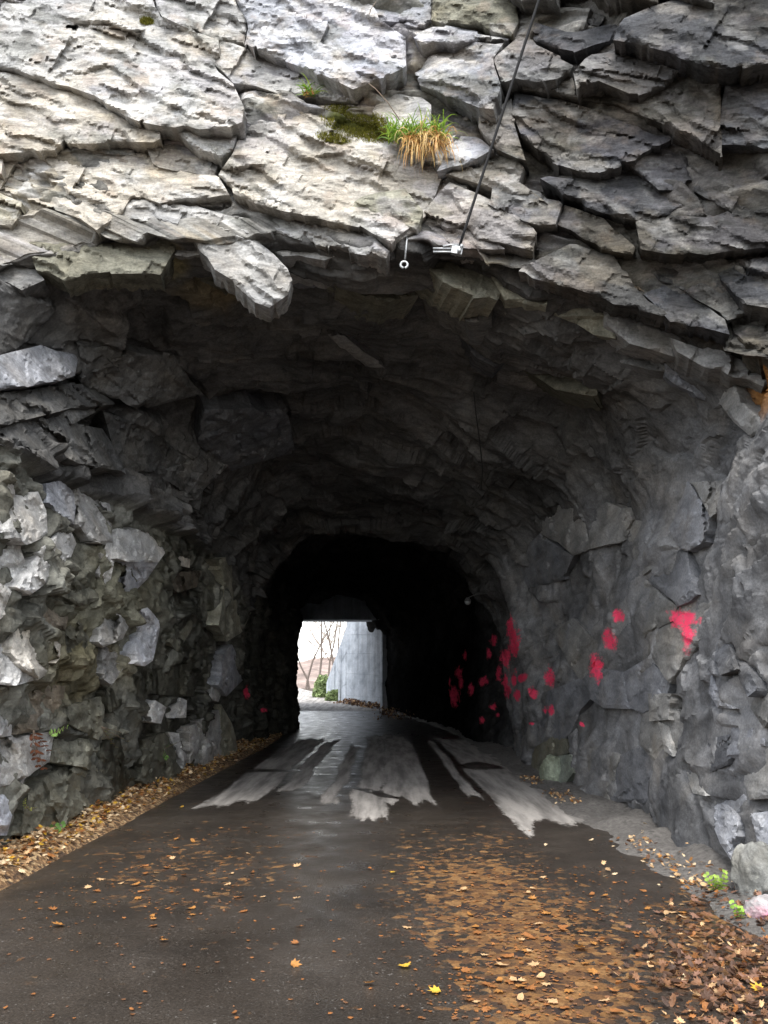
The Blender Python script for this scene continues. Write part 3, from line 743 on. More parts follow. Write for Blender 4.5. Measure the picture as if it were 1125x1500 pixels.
for k in order:
    if ka[k] < 320: break
    r = kreg[k]
    if per[r] >= (110 if uk[k] >= 0 else 400): continue
    if uk[k] >= 0 and r == 3: continue                            # the right wall is one smooth face
    chosen.add(k); per[r] += 1
keep = np.array([k in chosen for k in range(len(uk))])
names = ['cliff_face', 'wall_left', 'tunnel_ceiling', 'wall_right']
def sub_mesh(name, faces, r):
    u, iv = np.unique(faces, return_inverse=True)
    me = np_mesh(name, V[u], iv.reshape(-1, 4))
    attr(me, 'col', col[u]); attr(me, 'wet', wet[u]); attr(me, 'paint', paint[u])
    me.materials.append(ROCKS[r]); me.set_sharp_from_angle(angle=math.radians(28)); return me
parents = []
fk = keep[inv]
for r in range(4):
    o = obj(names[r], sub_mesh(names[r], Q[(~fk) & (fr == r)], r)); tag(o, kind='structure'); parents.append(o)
srt = np.argsort(inv, kind='stable'); bounds = np.searchsorted(inv[srt], np.arange(len(uk) + 1))
for k in sorted(chosen):
    ff = srt[bounds[k]:bounds[k + 1]]
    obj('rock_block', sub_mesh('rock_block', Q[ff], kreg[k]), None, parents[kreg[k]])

# ---- solid blocks: traced outline, flat broken front, real thickness
from mathutils.geometry import delaunay_2d_cdt
CAMP = np.array([0, 0, CAMZ])
def rays(px, py):
    a = (px - CX) / F; b = (CY - py) / F
    d = np.stack([a, cp - b * sp, sp + b * cp], -1); return d / np.linalg.norm(d, axis=-1)[..., None]
def fit_plane(poly, mask, grow=1.0):
    pa = np.array(poly); c = pa.mean(0); big = (pa - c) * grow + c
    x0, y0 = big.min(0); x1, y1 = big.max(0)
    i = np.where(mask & (PX > x0) & (PX < x1) & (PY > y0) & (PY < y1))[0]
    i = i[inpoly(PX[i], PY[i], [tuple(q) for q in big])]
    if len(i) < 30: return None
    p = Pf[i].astype(float); m = p.mean(0); u, sv, vt = np.linalg.svd((p - m)[:: max(1, len(p) // 2000)], full_matrices=False)
    n = vt[2]; n = n if (n * (CAMP - m)).sum() > 0 else -n
    return m, n
def solid(poly, plane, o0, o1, tilt, thick, alb, tint, wt, reg, seed, parent, amp=(.075, .03), step=4.0, cliffcol=True, name='rock_block'):
    m, n = plane; rr = random.Random(seed); pts = [np.array(p, float) for p in poly]; out = []
    for i in range(len(pts)):                                      # broken outline: a few straight runs with small offsets
        a, b = pts[i], pts[(i + 1) % len(pts)]; L = np.linalg.norm(b - a); nr = np.array([-(b - a)[1], (b - a)[0]]) / (L + 1e-6)
        k = max(1, int(L / 17)); offs = [0] + [rr.uniform(-3.6, 3.6) for _ in range(k - 1)] + [0]
        ts = [0] + sorted(rr.random() for _ in range(k - 1)) + [1]
        for q in range(k):
            p0 = a + (b - a) * ts[q] + nr * offs[q]; p1 = a + (b - a) * ts[q + 1] + nr * offs[q + 1]
            w = max(1, int(np.linalg.norm(p1 - p0) / (step * 1.1)))
            for t in range(w): out.append(p0 + (p1 - p0) * t / w)
    out = np.array(out); ring = [tuple(q) for q in out]
    x0, y0 = out.min(0); x1, y1 = out.max(0)
    gx, gy = np.meshgrid(np.arange(x0, x1, step), np.arange(y0, y1, step)); gx = gx + step * .5 * (np.arange(gx.shape[0]) % 2)[:, None]
    r_ = np.random.default_rng(seed); gx = (gx + r_.uniform(-.25, .25, gx.shape) * step).ravel(); gy = (gy + r_.uniform(-.25, .25, gy.shape) * step).ravel()
    ins = inpoly(gx, gy, ring) & (sdist(gx, gy, ring[::max(1, len(ring) // 80)], 1.0) > step * .45)
    inn = np.stack([gx[ins], gy[ins]], 1); allp = np.concatenate([out, inn])
    nb = len(out)
    vv, _, ff, ov, _, _ = delaunay_2d_cdt([Vector(p) for p in allp], [(i, (i + 1) % nb) for i in range(nb)], [], 1, 1e-4)
    v2 = np.array([tuple(q) for q in vv]); px, py = v2[:, 0], v2[:, 1]
    d = rays(px, py); den = (d * n).sum(1); t = ((m - CAMP) * n).sum() / np.where(np.abs(den) < .05, -.05, den)
    ty_ = np.clip((py - max(y0, -80)) / max(1, y1 - max(y0, -80)), 0, 1); tx_ = (px - x0) / (x1 - x0) - .5
    base = CAMP + d * t[:, None]
    B, s_ = BED[reg]; q = (base @ B.T).astype(np.float32) / np.array(s_, np.float32)
    f1, i1 = facets(q / .52 + seed * 3.1, 600); f2, i2 = facets(q / .17 + seed * 1.7, 601)
    f3, i3 = facets(q / .06 + seed * 2.3, 602)
    off = o0 + (o1 - o0) * ty_ + tilt * tx_ + amp[0] * f1 + amp[1] * f2 + .35 * amp[1] * f3
    lay = (-.41 * px + .91 * py) if reg != 1 else (.25 * px + .97 * py)       # thin beds crossing the block
    wv = lay / (24.0 if reg != 1 else 30.0) + .8 * vnoise(np.stack([px * .012, py * .012, 0 * px + seed], 1), 12) + .25 * vnoise(np.stack([px * .05, py * .05, 0 * px + seed], 1), 13)
    lid = np.floor(wv); sawv = wv - lid; lhf = lambda q_: _u(_h(q_.astype(np.int64), np.full(len(q_), seed), np.zeros(len(q_)), 77)) - .5
    tb = np.clip((sawv - .70) / .30, 0, 1); bedh = (np.minimum(sawv, .70) / .70 * .8 - .4 + lhf(lid)) * (1 - tb) + (-.4 + lhf(lid + 1)) * tb
    off = off + {0: .065, 1: .03, 2: .05, 3: .015}[reg] * bedh * np.clip(.55 + 1.3 * vnoise(np.stack([px * .018, py * .018, 0 * px + seed], 1), 14), 0, 1)
    sd2 = sdist(px, py, ring[::max(1, len(ring) // 90)], 1.0); off = off - np.clip(1 - sd2 / 4.0, 0, 1) ** 2 * (.004 + .028 * np.clip(.5 + vnoise(np.stack([px * .07, py * .07, 0 * px + seed], 1), 9), 0, 1))
    front = base - d * (off / np.clip(np.abs(den), .4, 1))[:, None]
    # rim = edges used once
    from collections import Counter
    ec = Counter()
    for f in ff:
        for a in range(len(f)):
            e = (f[a], f[(a + 1) % len(f)]); ec[e] += 1
    rim = [e for e in ec if (e[1], e[0]) not in ec]
    back = (-n * .75 + d * .55); back /= np.linalg.norm(back, axis=1)[:, None]
    verts = [tuple(x) for x in front]; faces = []; mp = {}; tri = front[list(ff[0])]
    flip = np.dot(np.cross(tri[1] - tri[0], tri[2] - tri[0]), CAMP - tri[0]) < 0
    for f in ff: faces.append(list(f)[::-1] if flip else list(f))
    lev = (.16, .5, 1.0); vi = sorted({a for e in rim for a in e}); cidx = list(range(len(front)))
    for l, t_ in enumerate(lev):
        for a in vi:
            jit = (.006, .012, .02)[l]
            mp[(a, l)] = len(verts); verts.append(tuple(front[a] + back[a] * thick * t_ + np.array([rr.uniform(-jit, jit) for _ in range(3)]))); cidx.append(a)
    for (a, b) in rim:
        prev = (a, b)
        for l in range(3):
            nx = (mp[(a, l)], mp[(b, l)]); qd = [prev[1], prev[0], nx[0], nx[1]]; faces.append(qd[::-1] if flip else qd); prev = nx
    me = bpy.data.meshes.new(name); me.from_pydata(verts, [], faces); me.update()
    for p in me.polygons: p.use_smooth = True
    me.set_sharp_from_angle(angle=math.radians(16))
    c = alb * np.array(tint, np.float32)[None] * (1 + .18 * fbm(base.astype(np.float32) * 1.6, 3, 97))[:, None]
    if cliffcol:
        c = c * (.70 - .46 * sstep(590, 860, px))[:, None]; c = mineral(base.astype(np.float32), c, np.full(len(c), .8, np.float32), px)  # darkens to the right: overhang shade put into the block colour
    c = c * (1 + (_u(i1) - .5) * .3 + (_u(i2) - .5) * .25)[:, None]
    c = c[np.array(cidx)]
    attr(me, 'col', c); attr(me, 'wet', np.full(len(c), wt)); pt = np.zeros(len(px))
    if reg == 3:
        for (a, b, rx, ry) in PAINT: pt = np.maximum(pt, np.clip(1.10 - .48 * np.hypot((px - a) / rx, (py - b) / ry), 0, 1))
    attr(me, 'paint', pt[np.array(cidx)]); me.materials.append(ROCKS[reg])
    SOL_V.append(np.array(verts)); SOL_F.append([[i + SOL_N[0] for i in f] for f in faces]); SOL_N[0] += len(verts)
    return obj(name, me, None, parent)
SOL_V, SOL_F, SOL_N = [], [], [0]
def sdist(x, y, poly, ky):
    """signed distance in pixels (inside positive), y stretched by ky"""
    d = np.full(x.shape, 1e9)
    for i in range(len(poly)):
        (x0, y0), (x1, y1) = poly[i], poly[(i + 1) % len(poly)]; ex, ey = x1 - x0, (y1 - y0) * ky
        wx, wy = x - x0, (y - y0) * ky; t = np.clip((wx * ex + wy * ey) / (ex * ex + ey * ey + 1e-9), 0, 1)
        d = np.minimum(d, np.hypot(wx - t * ex, wy - t * ey))
    return np.where(inpoly(x, y, poly), d, -d)
CLZ = (Sf > .03); LWZ = (REG == 1) & (Pf[:, 1] < 22)
for k, (zn, poly, o0, o1, alb, tint, wt) in enumerate(BLK):
    if zn == 'r': continue
    pl = fit_plane(poly, {'c': CLZ, 'l': LWZ, 'e': zone['e'], 'w': zone['w']}[zn], 1.25 if zn in 'cl' else 1.6)
    if pl is None: continue
    rr = random.Random(k)
    if zn == 'c':
        right = np.mean([p[0] for p in poly]) > 560
        solid(poly, pl, o0 * .8, o1 * (.8 if right else .65), rr.uniform(-.22, .22), .55, alb, tint, wt, 0, k, parents[0], amp=(.15, .05), step=3.3)
    elif zn == 'e': solid(poly, pl, o0, o1, rr.uniform(-.05, .05), .45, alb * .7, tint, 0, 2, k, parents[2], amp=(.12, .045), cliffcol=False)
    elif zn == 'w': solid(poly, pl, o0, o1, rr.uniform(-.04, .04), .30, alb * .85, tint, 0, 3, k, parents[3], amp=(.09, .035), cliffcol=False)
    else:
        solid(poly, pl, o0 - .02, o1 + .02, rr.uniform(-.06, .06), .40, (.30 + .72 * (alb - .22)) * (1 - .45 * wt), tint, wt, 1, k, parents[1], amp=(.15, .055), cliffcol=False)
# smaller blocks fill the untraced parts of the cliff: bedding-parallel cells
def clip_cell(c, others, metric):
    poly = [np.array(p, float) for p in ((-260, -330), (1390, -330), (1390, 620), (-260, 620))]
    for o in others:
        mid_ = (c + o) / 2; nrm = metric @ (o - c); res = []
        for i in range(len(poly)):
            a, b = poly[i], poly[(i + 1) % len(poly)]; da = np.dot(nrm, a - mid_); db = np.dot(nrm, b - mid_)
            if da <= 0: res.append(a)
            if da * db < 0: res.append(a + (b - a) * da / (da - db))
        poly = res
        if len(poly) < 3: return None
    return poly
ang = math.radians(24); Rm = np.array([[math.cos(ang), math.sin(ang)], [-math.sin(ang), math.cos(ang)]])
metric = Rm.T @ np.diag([1 / 105.0 ** 2, 1 / 46.0 ** 2]) @ Rm
rr = random.Random(21); seeds = []
traced = [b[1] for b in BLK if b[0] == 'c']
lipline = lambda x: np.interp(x, [-300, 0, 300, 600, 750, 1000, 1125, 1400], [322, 322, 330, 352, 392, 470, 525, 640])
for gy_ in range(-14, 16):
    for gx_ in range(-6, 18):
        p = np.linalg.inv(Rm) @ (np.array([gx_ * 100 + rr.uniform(-38, 38) + (gy_ % 2) * 50, gy_ * 44 + rr.uniform(-15, 15)]))
        if -240 < p[0] < 1370 and -260 < p[1] < lipline(p[0]) + 75: seeds.append(p)
seeds = np.array(seeds); nfill = 0
for k, c in enumerate(seeds):
    if c[1] > lipline(c[0]) - 6: continue
    dd2 = ((seeds - c) @ metric * (seeds - c)).sum(1); nbr = np.argsort(dd2)[1:15]
    poly = clip_cell(c, seeds[nbr], metric)
    if poly is None: continue
    poly = [c + (p - c) * .97 for p in poly]; poly = [np.array([p[0], min(p[1], float(lipline(p[0])) + 7)]) for p in poly]
    gx, gy = np.meshgrid(np.linspace(min(p[0] for p in poly), max(p[0] for p in poly), 22), np.linspace(min(p[1] for p in poly), max(p[1] for p in poly), 22)); gx = gx.ravel(); gy = gy.ravel()
    iz_ = inpoly(gx, gy, [tuple(p) for p in poly]); cov = np.zeros(len(gx), bool)
    for t_ in traced: cov |= inpoly(gx, gy, t_)
    if iz_.sum() == 0 or (cov & iz_).sum() > .42 * iz_.sum(): continue
    if max(p[0] for p in poly) - min(p[0] for p in poly) > 420: continue
    pl = fit_plane([tuple(p) for p in poly], CLZ, 1.6)
    if pl is None: continue
    r2 = random.Random(k + 900); right = sstep(620, 900, np.array(c[0])); hi = r2.uniform(-.22, -.02) + .30 * right * (c[1] < 10)
    solid([tuple(p) for p in poly], pl, hi - r2.uniform(.02, .14), hi + r2.uniform(.04, .20), r2.uniform(-.1, .1), .5, r2.uniform(.30, .50) * (1 - .35 * right), r2.choice([LG, BL, WM, LG]), 0, 0, 900 + k, parents[0], amp=(.14, .05), step=3.6); nfill += 1
mt2 = np.diag([1 / 58.0 ** 2, 1 / 62.0 ** 2]); rr = random.Random(33); sd3 = []
wallfoot = lambda x: 1150 + .50 * (x - 790)
for gy_ in range(0, 14):
    for gx_ in range(0, 9): sd3.append((735 + gx_ * 62 + rr.uniform(-24, 24) + (gy_ % 2) * 30, 600 + gy_ * 60 + rr.uniform(-24, 24)))
sd3 = np.array(sd3); tw = [b[1] for b in BLK if b[0] == 'w']
for k, c in enumerate(sd3):
    if c[0] < 800 or c[0] > 1190 or c[1] < 690 + .25 * abs(c[0] - 900) * 0 or c[1] > wallfoot(c[0]) - 8: continue
    r2 = random.Random(k + 500)
    if r2.random() < .42: continue
    nb_ = np.argsort((((sd3 - c) @ mt2) * (sd3 - c)).sum(1))[1:13]; poly = [np.array(p, float) for p in ((600, 500), (1400, 500), (1400, 1500), (600, 1500))]
    for o in sd3[nb_]:
        mid_ = (c + o) / 2; nv = mt2 @ (o - c); res = []
        for i in range(len(poly)):
            a, b = poly[i], poly[(i + 1) % len(poly)]; da = np.dot(nv, a - mid_); db = np.dot(nv, b - mid_)
            if da <= 0: res.append(a)
            if da * db < 0: res.append(a + (b - a) * da / (da - db))
        poly = res
    if len(poly) < 3 or max(p[0] for p in poly) - min(p[0] for p in poly) > 200: continue
    poly = [(float(p[0]), min(float(p[1]), wallfoot(p[0]) + 6)) for p in poly]
    pl = fit_plane(poly, (REG == 3) & (Pf[:, 1] < 17), 1.6)
    if pl is None: continue
    low_ = float(sstep(900, 1150, np.array(c[0]))) * .06 + float(sstep(950, 1200, np.array(c[1]))) * .04
    solid(poly, pl, -.075 - low_ * .3, -.03 + low_ * .4, r2.uniform(-.05, .05), .30, r2.uniform(.17, .235) * (1 + 2.2 * low_), r2.choice([LG, BL, LG]), 0, 3, 5000 + k, parents[3], amp=(.07, .028), step=4.0, cliffcol=False)
# the brow steps back into the roof: courses of hanging blocks behind the lip
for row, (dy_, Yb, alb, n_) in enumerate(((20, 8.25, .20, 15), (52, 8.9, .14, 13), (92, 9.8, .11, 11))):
    rr = random.Random(60 + row); x = -70
    while x < 1180:
        w = rr.uniform(70, 150); h = rr.uniform(24, 46) * (1 + .2 * row); y = float(lipline(x + w / 2)) + dy_ + rr.uniform(-8, 8); sl = .10 if x < 560 else .36
        if x > 560: y += row * 6
        poly = [(x - 4, y - h * .6), (x + w * .4, y - h * .75 + sl * w * .4), (x + w + 4, y - h * .5 + sl * w), (x + w * rr.uniform(.9, 1.02), y + h * rr.uniform(.0, .3) + sl * w), (x + w * rr.uniform(.5, .75), y + h * rr.uniform(.35, .7) + sl * w * .6), (x + w * rr.uniform(.2, .4), y + h * rr.uniform(.2, .6) + sl * w * .3), (x + w * rr.uniform(-.03, .1), y + h * rr.uniform(-.1, .3))]
        nrm = np.array([rr.uniform(-.25, .25) - (.25 if x > 700 else 0), -.85, rr.uniform(-.35, .25)]); nrm /= np.linalg.norm(nrm)
        yy = Yb - (.9 * sstep(750, 1125, np.array(float(x)))); pc = np.array(at(x + w / 2, y, float(yy)))
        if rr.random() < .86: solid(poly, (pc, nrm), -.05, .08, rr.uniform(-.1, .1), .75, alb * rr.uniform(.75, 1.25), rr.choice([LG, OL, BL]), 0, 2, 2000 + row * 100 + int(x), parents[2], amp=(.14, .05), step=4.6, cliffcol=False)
        x += w * rr.uniform(.8, .98)
# the pale plate that hangs free at the left of the brow, and its neighbours
for sd0, (poly, Y0, alb, tint) in enumerate(((C1([(505,625),(650,640),(700,655),(790,738),(803,770),(790,810),(740,845),(700,830),(640,770),(590,740)]), 7.95, .24, LG),
        (C1([(70,665),(150,640),(280,665),(400,650),(485,645),(480,690),(440,755),(300,745),(180,772),(100,742)]), 8.1, .15, OL),
        (C1([(-60,700),(70,690),(120,765),(60,797),(20,775),(-60,790)]), 8.1, .15, LG))):
    pc = np.array(at(*np.mean(poly, 0), Y0)); solid(poly, (pc, np.array([.1, -.93, .12]) / np.linalg.norm([.1, -.93, .12])), -.06, .08, .05, .5, alb, tint, 0, 0, 3000 + sd0, parents[0], amp=(.10, .04), cliffcol=False)

from mathutils.bvhtree import BVHTree
BVH = BVHTree.FromPolygons([tuple(p) for p in np.concatenate(SOL_V)], [f for g_ in SOL_F for f in g_])
surf0 = surf
def surf(px, py, pick=None):
    p0, n0 = surf0(px, py, pick); d = Vector(rays(np.array(float(px)), np.array(float(py)))); h = BVH.ray_cast(Vector((0, 0, CAMZ)), d)
    if h[0] is not None and h[3] < (p0 - Vector((0, 0, CAMZ))).length + .05: return h[0], (h[1] if h[1].dot(d) < 0 else -h[1])
    return p0, n0

# ------------------------------------------------------------------ ground, road, verges
def sheet(name, svals, yvals, zfun, mat, attrs=None, kind='structure'):
    """a sheet that follows the road: svals = offsets from the road centre"""
    Sg, Yg = np.meshgrid(svals, yvals); X = Sg + cx_of(Yg); Zg = zfun(Sg, Yg)
    v = np.stack([X, Yg, Zg], -1).reshape(-1, 3); a, b = Sg.shape
    i = np.arange(a * b).reshape(a, b); f = np.stack([i[:-1, :-1], i[:-1, 1:], i[1:, 1:], i[1:, :-1]], -1).reshape(-1, 4)
    me = np_mesh(name, v, f)
    if attrs:
        for k, fn in attrs.items(): attr(me, k, fn(v))
    o = obj(name, me, mat); tag(o, kind=kind); return o, v

def road_z(s, Y): return rz_of(Y) + .035 * (1 - (s / 3.0) ** 2) - .02
gy = np.concatenate([np.linspace(-150, 28, 40), np.linspace(30, 75, 30), np.linspace(80, 320, 20)])
sheet('ground', np.concatenate([np.linspace(-200, -8, 16), np.linspace(-6, 6, 9), np.linspace(8, 200, 16)]), gy,
      lambda s, Y: rz_of(np.clip(Y, 0, 62)) - .09 + 0 * s, M['soil'])

MUSH = [(600,1258),(720,1250),(790,1300),(850,1345),(930,1390),(960,1560),(690,1560),(690,1430),(640,1385),(615,1320)]
def a_dry(v):
    x, y = project(v); m = np.full(len(v), -99.0); ok = (v[:, 1] > 4) & (v[:, 1] < 32)
    S_ = v[:, 0] - cx_of(v[:, 1]); Y_ = v[:, 1]; z0 = np.zeros(len(v))
    wob = .07 * fbm(np.stack([Y_ * .55, S_ * .4, z0], 1), 3, 310); rag = .9 * fbm(np.stack([S_ * 3.2, Y_ * .25, z0], 1), 3, 311)
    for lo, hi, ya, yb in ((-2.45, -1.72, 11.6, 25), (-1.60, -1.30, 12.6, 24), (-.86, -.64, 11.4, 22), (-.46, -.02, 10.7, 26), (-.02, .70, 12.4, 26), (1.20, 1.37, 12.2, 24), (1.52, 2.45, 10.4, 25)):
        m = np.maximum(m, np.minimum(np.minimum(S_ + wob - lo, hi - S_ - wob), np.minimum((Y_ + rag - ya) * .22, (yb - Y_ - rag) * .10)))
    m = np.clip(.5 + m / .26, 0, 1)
    # puddle films crossing the patches
    cutm = np.zeros(len(v), bool)
    for p in ([(670,1120),(700,1115),(735,1122),(740,1126),(700,1128),(675,1125)], [(350,1125),(440,1128),(445,1131),(350,1131)], [(500,1150),(540,1155),(600,1172),(560,1168)]): cutm |= inpoly(x, y, p)
    m[cutm] *= .4
    return np.where(v[:, 1] > 40, .9 * sstep(40, 47, v[:, 1]), m * ok)
def a_mush(v):
    x, y = project(v); ok = (v[:, 1] > 2.5) & (v[:, 1] < 14)
    m = np.clip(.50 + sdist(x, y, MUSH, 1.3) / 150.0, 0, .95)
    r = np.hypot((x - 270) / 230, (y - 1275) / 75); m = np.maximum(m, .30 * (1 - sstep(.3, 1.2, r)))
    r = np.hypot((x - 1040) / 130, (y - 1400) / 130); m = np.maximum(m, .62 * (1 - sstep(.3, 1.2, r)))
    return m * ok
ry = np.concatenate([np.linspace(-40, 2, 30), np.arange(2.1, 13, .028), np.arange(13, 30, .045), np.linspace(30.1, 66, 160), np.linspace(67, 110, 30)])
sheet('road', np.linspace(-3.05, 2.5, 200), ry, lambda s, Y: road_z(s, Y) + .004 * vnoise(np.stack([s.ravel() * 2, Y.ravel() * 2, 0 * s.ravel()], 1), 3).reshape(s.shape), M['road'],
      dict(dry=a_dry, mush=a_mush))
def mound(lo, hi, h, seed):
    def f(s, Y):
        t = np.clip((s - lo) / (hi - lo), 0, 1); n = fbm(np.stack([s.ravel() * 3, Y.ravel() * 2.2, 0 * s.ravel()], 1), 4, seed).reshape(s.shape)
        return rz_of(Y) - .03 + t ** .8 * h * (1 + .5 * n) + .012 * n
    return f
zL = mound(-3.06, -3.6, .20, 201); zR = mound(2.25, 3.1, .13, 202)
sheet('verge_left', np.linspace(-4.3, -3.02, 36), np.arange(-2, 44, .08), zL, M['litter'])
vy = np.arange(-2, 44, .08)
sheet('verge_right', np.linspace(2.2, 3.9, 40), vy, zR, M['gravel'])

# ------------------------------------------------------------------ concrete portal at the far end
def pz(px, py, Y): return at(px, py, Y)
port = empty('concrete_portal', (-.2, 46, .2)); tag(port, 'weathered pale concrete wall and roof slab framing the far tunnel exit', 'portal')
Pinv = Vector(port.location)
def wallpart(name, A, B, zb0, zb1, zt0, zt1, th, mat=M['concrete'], parent=port, joints=()):
    A = Vector(A); B = Vector(B); d = (B - A).normalized(); nrm = Vector((-d.y, d.x, 0))
    if nrm.y > 0: nrm = -nrm                                    # towards the road
    m = MB(); lev = [0] + sum([[j - .004, j - .002, j + .002, j + .004] for j in joints], []) + [1]
    for k in (0, 1):
        P_ = (A, B)[k]; zb = (zb0, zb1)[k]; zt = (zt0, zt1)[k]
        for l in lev:
            dep = 0.0
            for j in joints:
                if abs(l - j) < .003: dep = .02
            m.v.append(tuple(Vector((P_.x, P_.y, zb + (zt - zb) * l)) - nrm * dep - Pinv))
        m.v.append(tuple(Vector((P_.x, P_.y, zt)) - nrm * th - Pinv)); m.v.append(tuple(Vector((P_.x, P_.y, zb)) - nrm * th - Pinv))
    n = len(lev) + 2
    for i in range(n):
        j = (i + 1) % n; m.f.append([i, j, n + j, n + i])
    m.f.append(list(range(n))[::-1]); m.f.append(list(range(n, 2 * n)))
    return m.build(name, mat, parent, smooth=False)
w0 = at(560, 1040, 46); w1 = at(507, 1028, 51.5); w2 = at(478, 1016, 56)
t0 = at(560, 905, 46).z; t1 = at(507, 908, 51.5).z
wallpart('side_wall', (w0.x, w0.y, 0), (w1.x, w1.y, 0), -.3, -.3, t0 + .1, t1 + .1, .6, joints=(.2, .42, .63, .82))
dd_ = (w1 - w0).normalized()
post = Vector((w0.x, w0.y, 0)) - dd_ * .13
wallpart('end_post', (post.x - .05, post.y - .3, 0), (post.x + dd_.x * .32 - .05, post.y + dd_.y * .32 - .3, 0), -.3, -.3, t0 + .1, t0 + .1, .5)
wallpart('wing_wall', (w1.x - .02, w1.y + .02, 0), (w2.x, w2.y, 0), -.3, -.3, at(505, 918, 51.5).z, at(478, 1000, 56).z, .5, joints=(.35, .7))
for i, q in enumerate((.25, .55)):
    c = w1.lerp(w2, q); zt = at(505, 918, 51.5).z * (1 - q) + at(478, 1000, 56).z * q
    MB().box((c.x - .10 - Pinv.x, c.y - .05 - Pinv.y, zt / 2 - .3 - Pinv.z), (.12, .12, zt - .25)).build('rib', M['concrete'], port, False)
# roof slab: front edge over the whole bore, closed above
lb = at(500, 908, 45.2).z
MB().box((-3 - Pinv.x, 45.9 - Pinv.y, lb + 1.6 - Pinv.z), (22, 1.6, 3.2)).build('roof_slab', M['concrete'], port, False)
MB().box((4.2 - Pinv.x, 46.4 - Pinv.y, 2.4 - Pinv.z), (8.0, 1.2, 5.2)).build('abutment', M['concrete'], port, False)
# rock left of the exit closes the bore
# ------------------------------------------------------------------ beyond the exit
def hillz(X, Y): return 1.0 + 7.5 * sstep(84, 170, Y - .25 * X) + 2.0 * np.sin(X * .09) * sstep(80, 110, Y)
hx, hy = np.meshgrid(np.linspace(-130, 90, 90), np.linspace(78, 190, 70))
hz = hillz(hx, hy) + 1.2 * fbm(np.stack([hx.ravel() * .15, hy.ravel() * .15, 0 * hx.ravel()], 1), 4, 301).reshape(hx.shape) - 1.1
i = np.arange(hx.size).reshape(hx.shape)
tag(obj('hillside', np_mesh('hillside', np.stack([hx, hy, hz], -1).reshape(-1, 3), np.stack([i[:-1, :-1], i[:-1, 1:], i[1:, 1:], i[1:, :-1]], -1).reshape(-1, 4)), M['hill']), kind='structure')

def bare_tree(px, Y, h, lean, seed, label):
    base = at(px, 1015, Y); base.z = float(rz_of(np.array(min(Y, 62.0)))) - .1 if Y < 80 else float(hillz(np.array(base.x), np.array(Y))) - .6
    rr = random.Random(seed); root = empty('bare_tree', base); tr = MB(); br = MB()
    def grow(mb, p, d, L, r, depth):
        n = 5; pts = [p]; q = p
        for k in range(n):
            d = (d + Vector((rr.gauss(0, .11), rr.gauss(0, .11), rr.gauss(.03, .06)))).normalized(); q = q + d * L / n; pts.append(q)
        rad = [r * (1 - .62 * k / n) for k in range(n + 1)]
        mb.tube(pts, rad, 6 if depth == 0 else 4, cap=False)
        if depth >= 4: return
        for k in range(2, n + 1):
            for _ in range(2 if depth < 3 else 1):
                if rr.random() < .85:
                    side = Vector((rr.gauss(0, 1), rr.gauss(0, 1), rr.gauss(.35, .5))).normalized()
                    grow(br, pts[k], (d * .55 + side * .8).normalized(), L * rr.uniform(.38, .62), rad[k] * rr.uniform(.45, .65), depth + 1)
    grow(tr, Vector((0, 0, 0)), Vector((lean, .05, 1)).normalized(), h, .035 + h * .011, 0)
    tr.build('trunk', M['bark'], root); br.build('branches', M['twig'], root)
    tag(root, label, 'tree', 'bare trees beyond the tunnel exit')
bare_tree(463, 66, 6.5, .05, 1, 'thin bare tree standing closest to the road beyond the exit')
bare_tree(494, 72, 7.5, -.45, 2, 'bare tree leaning left from behind the concrete wing wall')
bare_tree(447, 82, 8.5, .12, 3, 'bare tree seen at the left edge of the far exit')
bare_tree(480, 90, 9.0, .02, 4, 'tall bare tree on the slope right behind the roadside bush')
bare_tree(455, 100, 9.0, -.1, 5, 'distant bare tree higher on the pale hillside')
bare_tree(488, 104, 10, .1, 6, 'most distant bare tree, partly hidden by the concrete wall')

# ------------------------------------------------------------------ leaves
def leaf_shape(kind, rr):
    if kind == 0:   # maple
        ang = [270, 235, 215, 195, 175, 150, 132, 112, 90, 68, 48, 30, 5, -15, -35, -55]; rad = [.35, .38, .55, .42, .82, .5, .88, .55, 1.0, .55, .88, .5, .82, .42, .55, .38]
    else:           # oval
        ang = list(range(0, 360, 36)); rad = [.42, .52, .82, .82, .52, .42, .5, .8, .8, .5]
        ang = [a + 0 for a in ang]
    return [(math.cos(math.radians(a)) * r, math.sin(math.radians(a)) * r) for a, r in zip(ang, rad)]
def leaf_arrays(kind, seed):
    rr = random.Random(seed); o = leaf_shape(kind, rr); k1, k2, k3 = rr.uniform(-.15, .4), rr.uniform(-.15, .25), rr.uniform(-.2, .2)
    v = [(0, 0, 0)] + [(x, y, k1 * x * x + k2 * y * y + k3 * x * y + rr.uniform(-.05, .05)) for x, y in o]
    n = len(o); f = [(0, 1 + i, 1 + (i + 1) % n) for i in range(n)]
    return np.array(v, np.float32), np.array(f, np.int32)
LEAFV = [leaf_arrays(s % 3 == 2, s) for s in range(9)]
PAL = {'tan': (.58, .37, .19), 'pale': (.74, .57, .36), 'orange': (.40, .18, .045), 'yellow': (.66, .40, .045), 'brown': (.20, .095, .045), 'dark': (.085, .045, .028), 'rust': (.30, .12, .035), 'pink': (.25, .135, .09)}
def rotmat(yaw, tx, ty_):
    return np.array(Matrix.Rotation(yaw, 3, 'Z') @ Matrix.Rotation(tx, 3, 'X') @ Matrix.Rotation(ty_, 3, 'Y'))
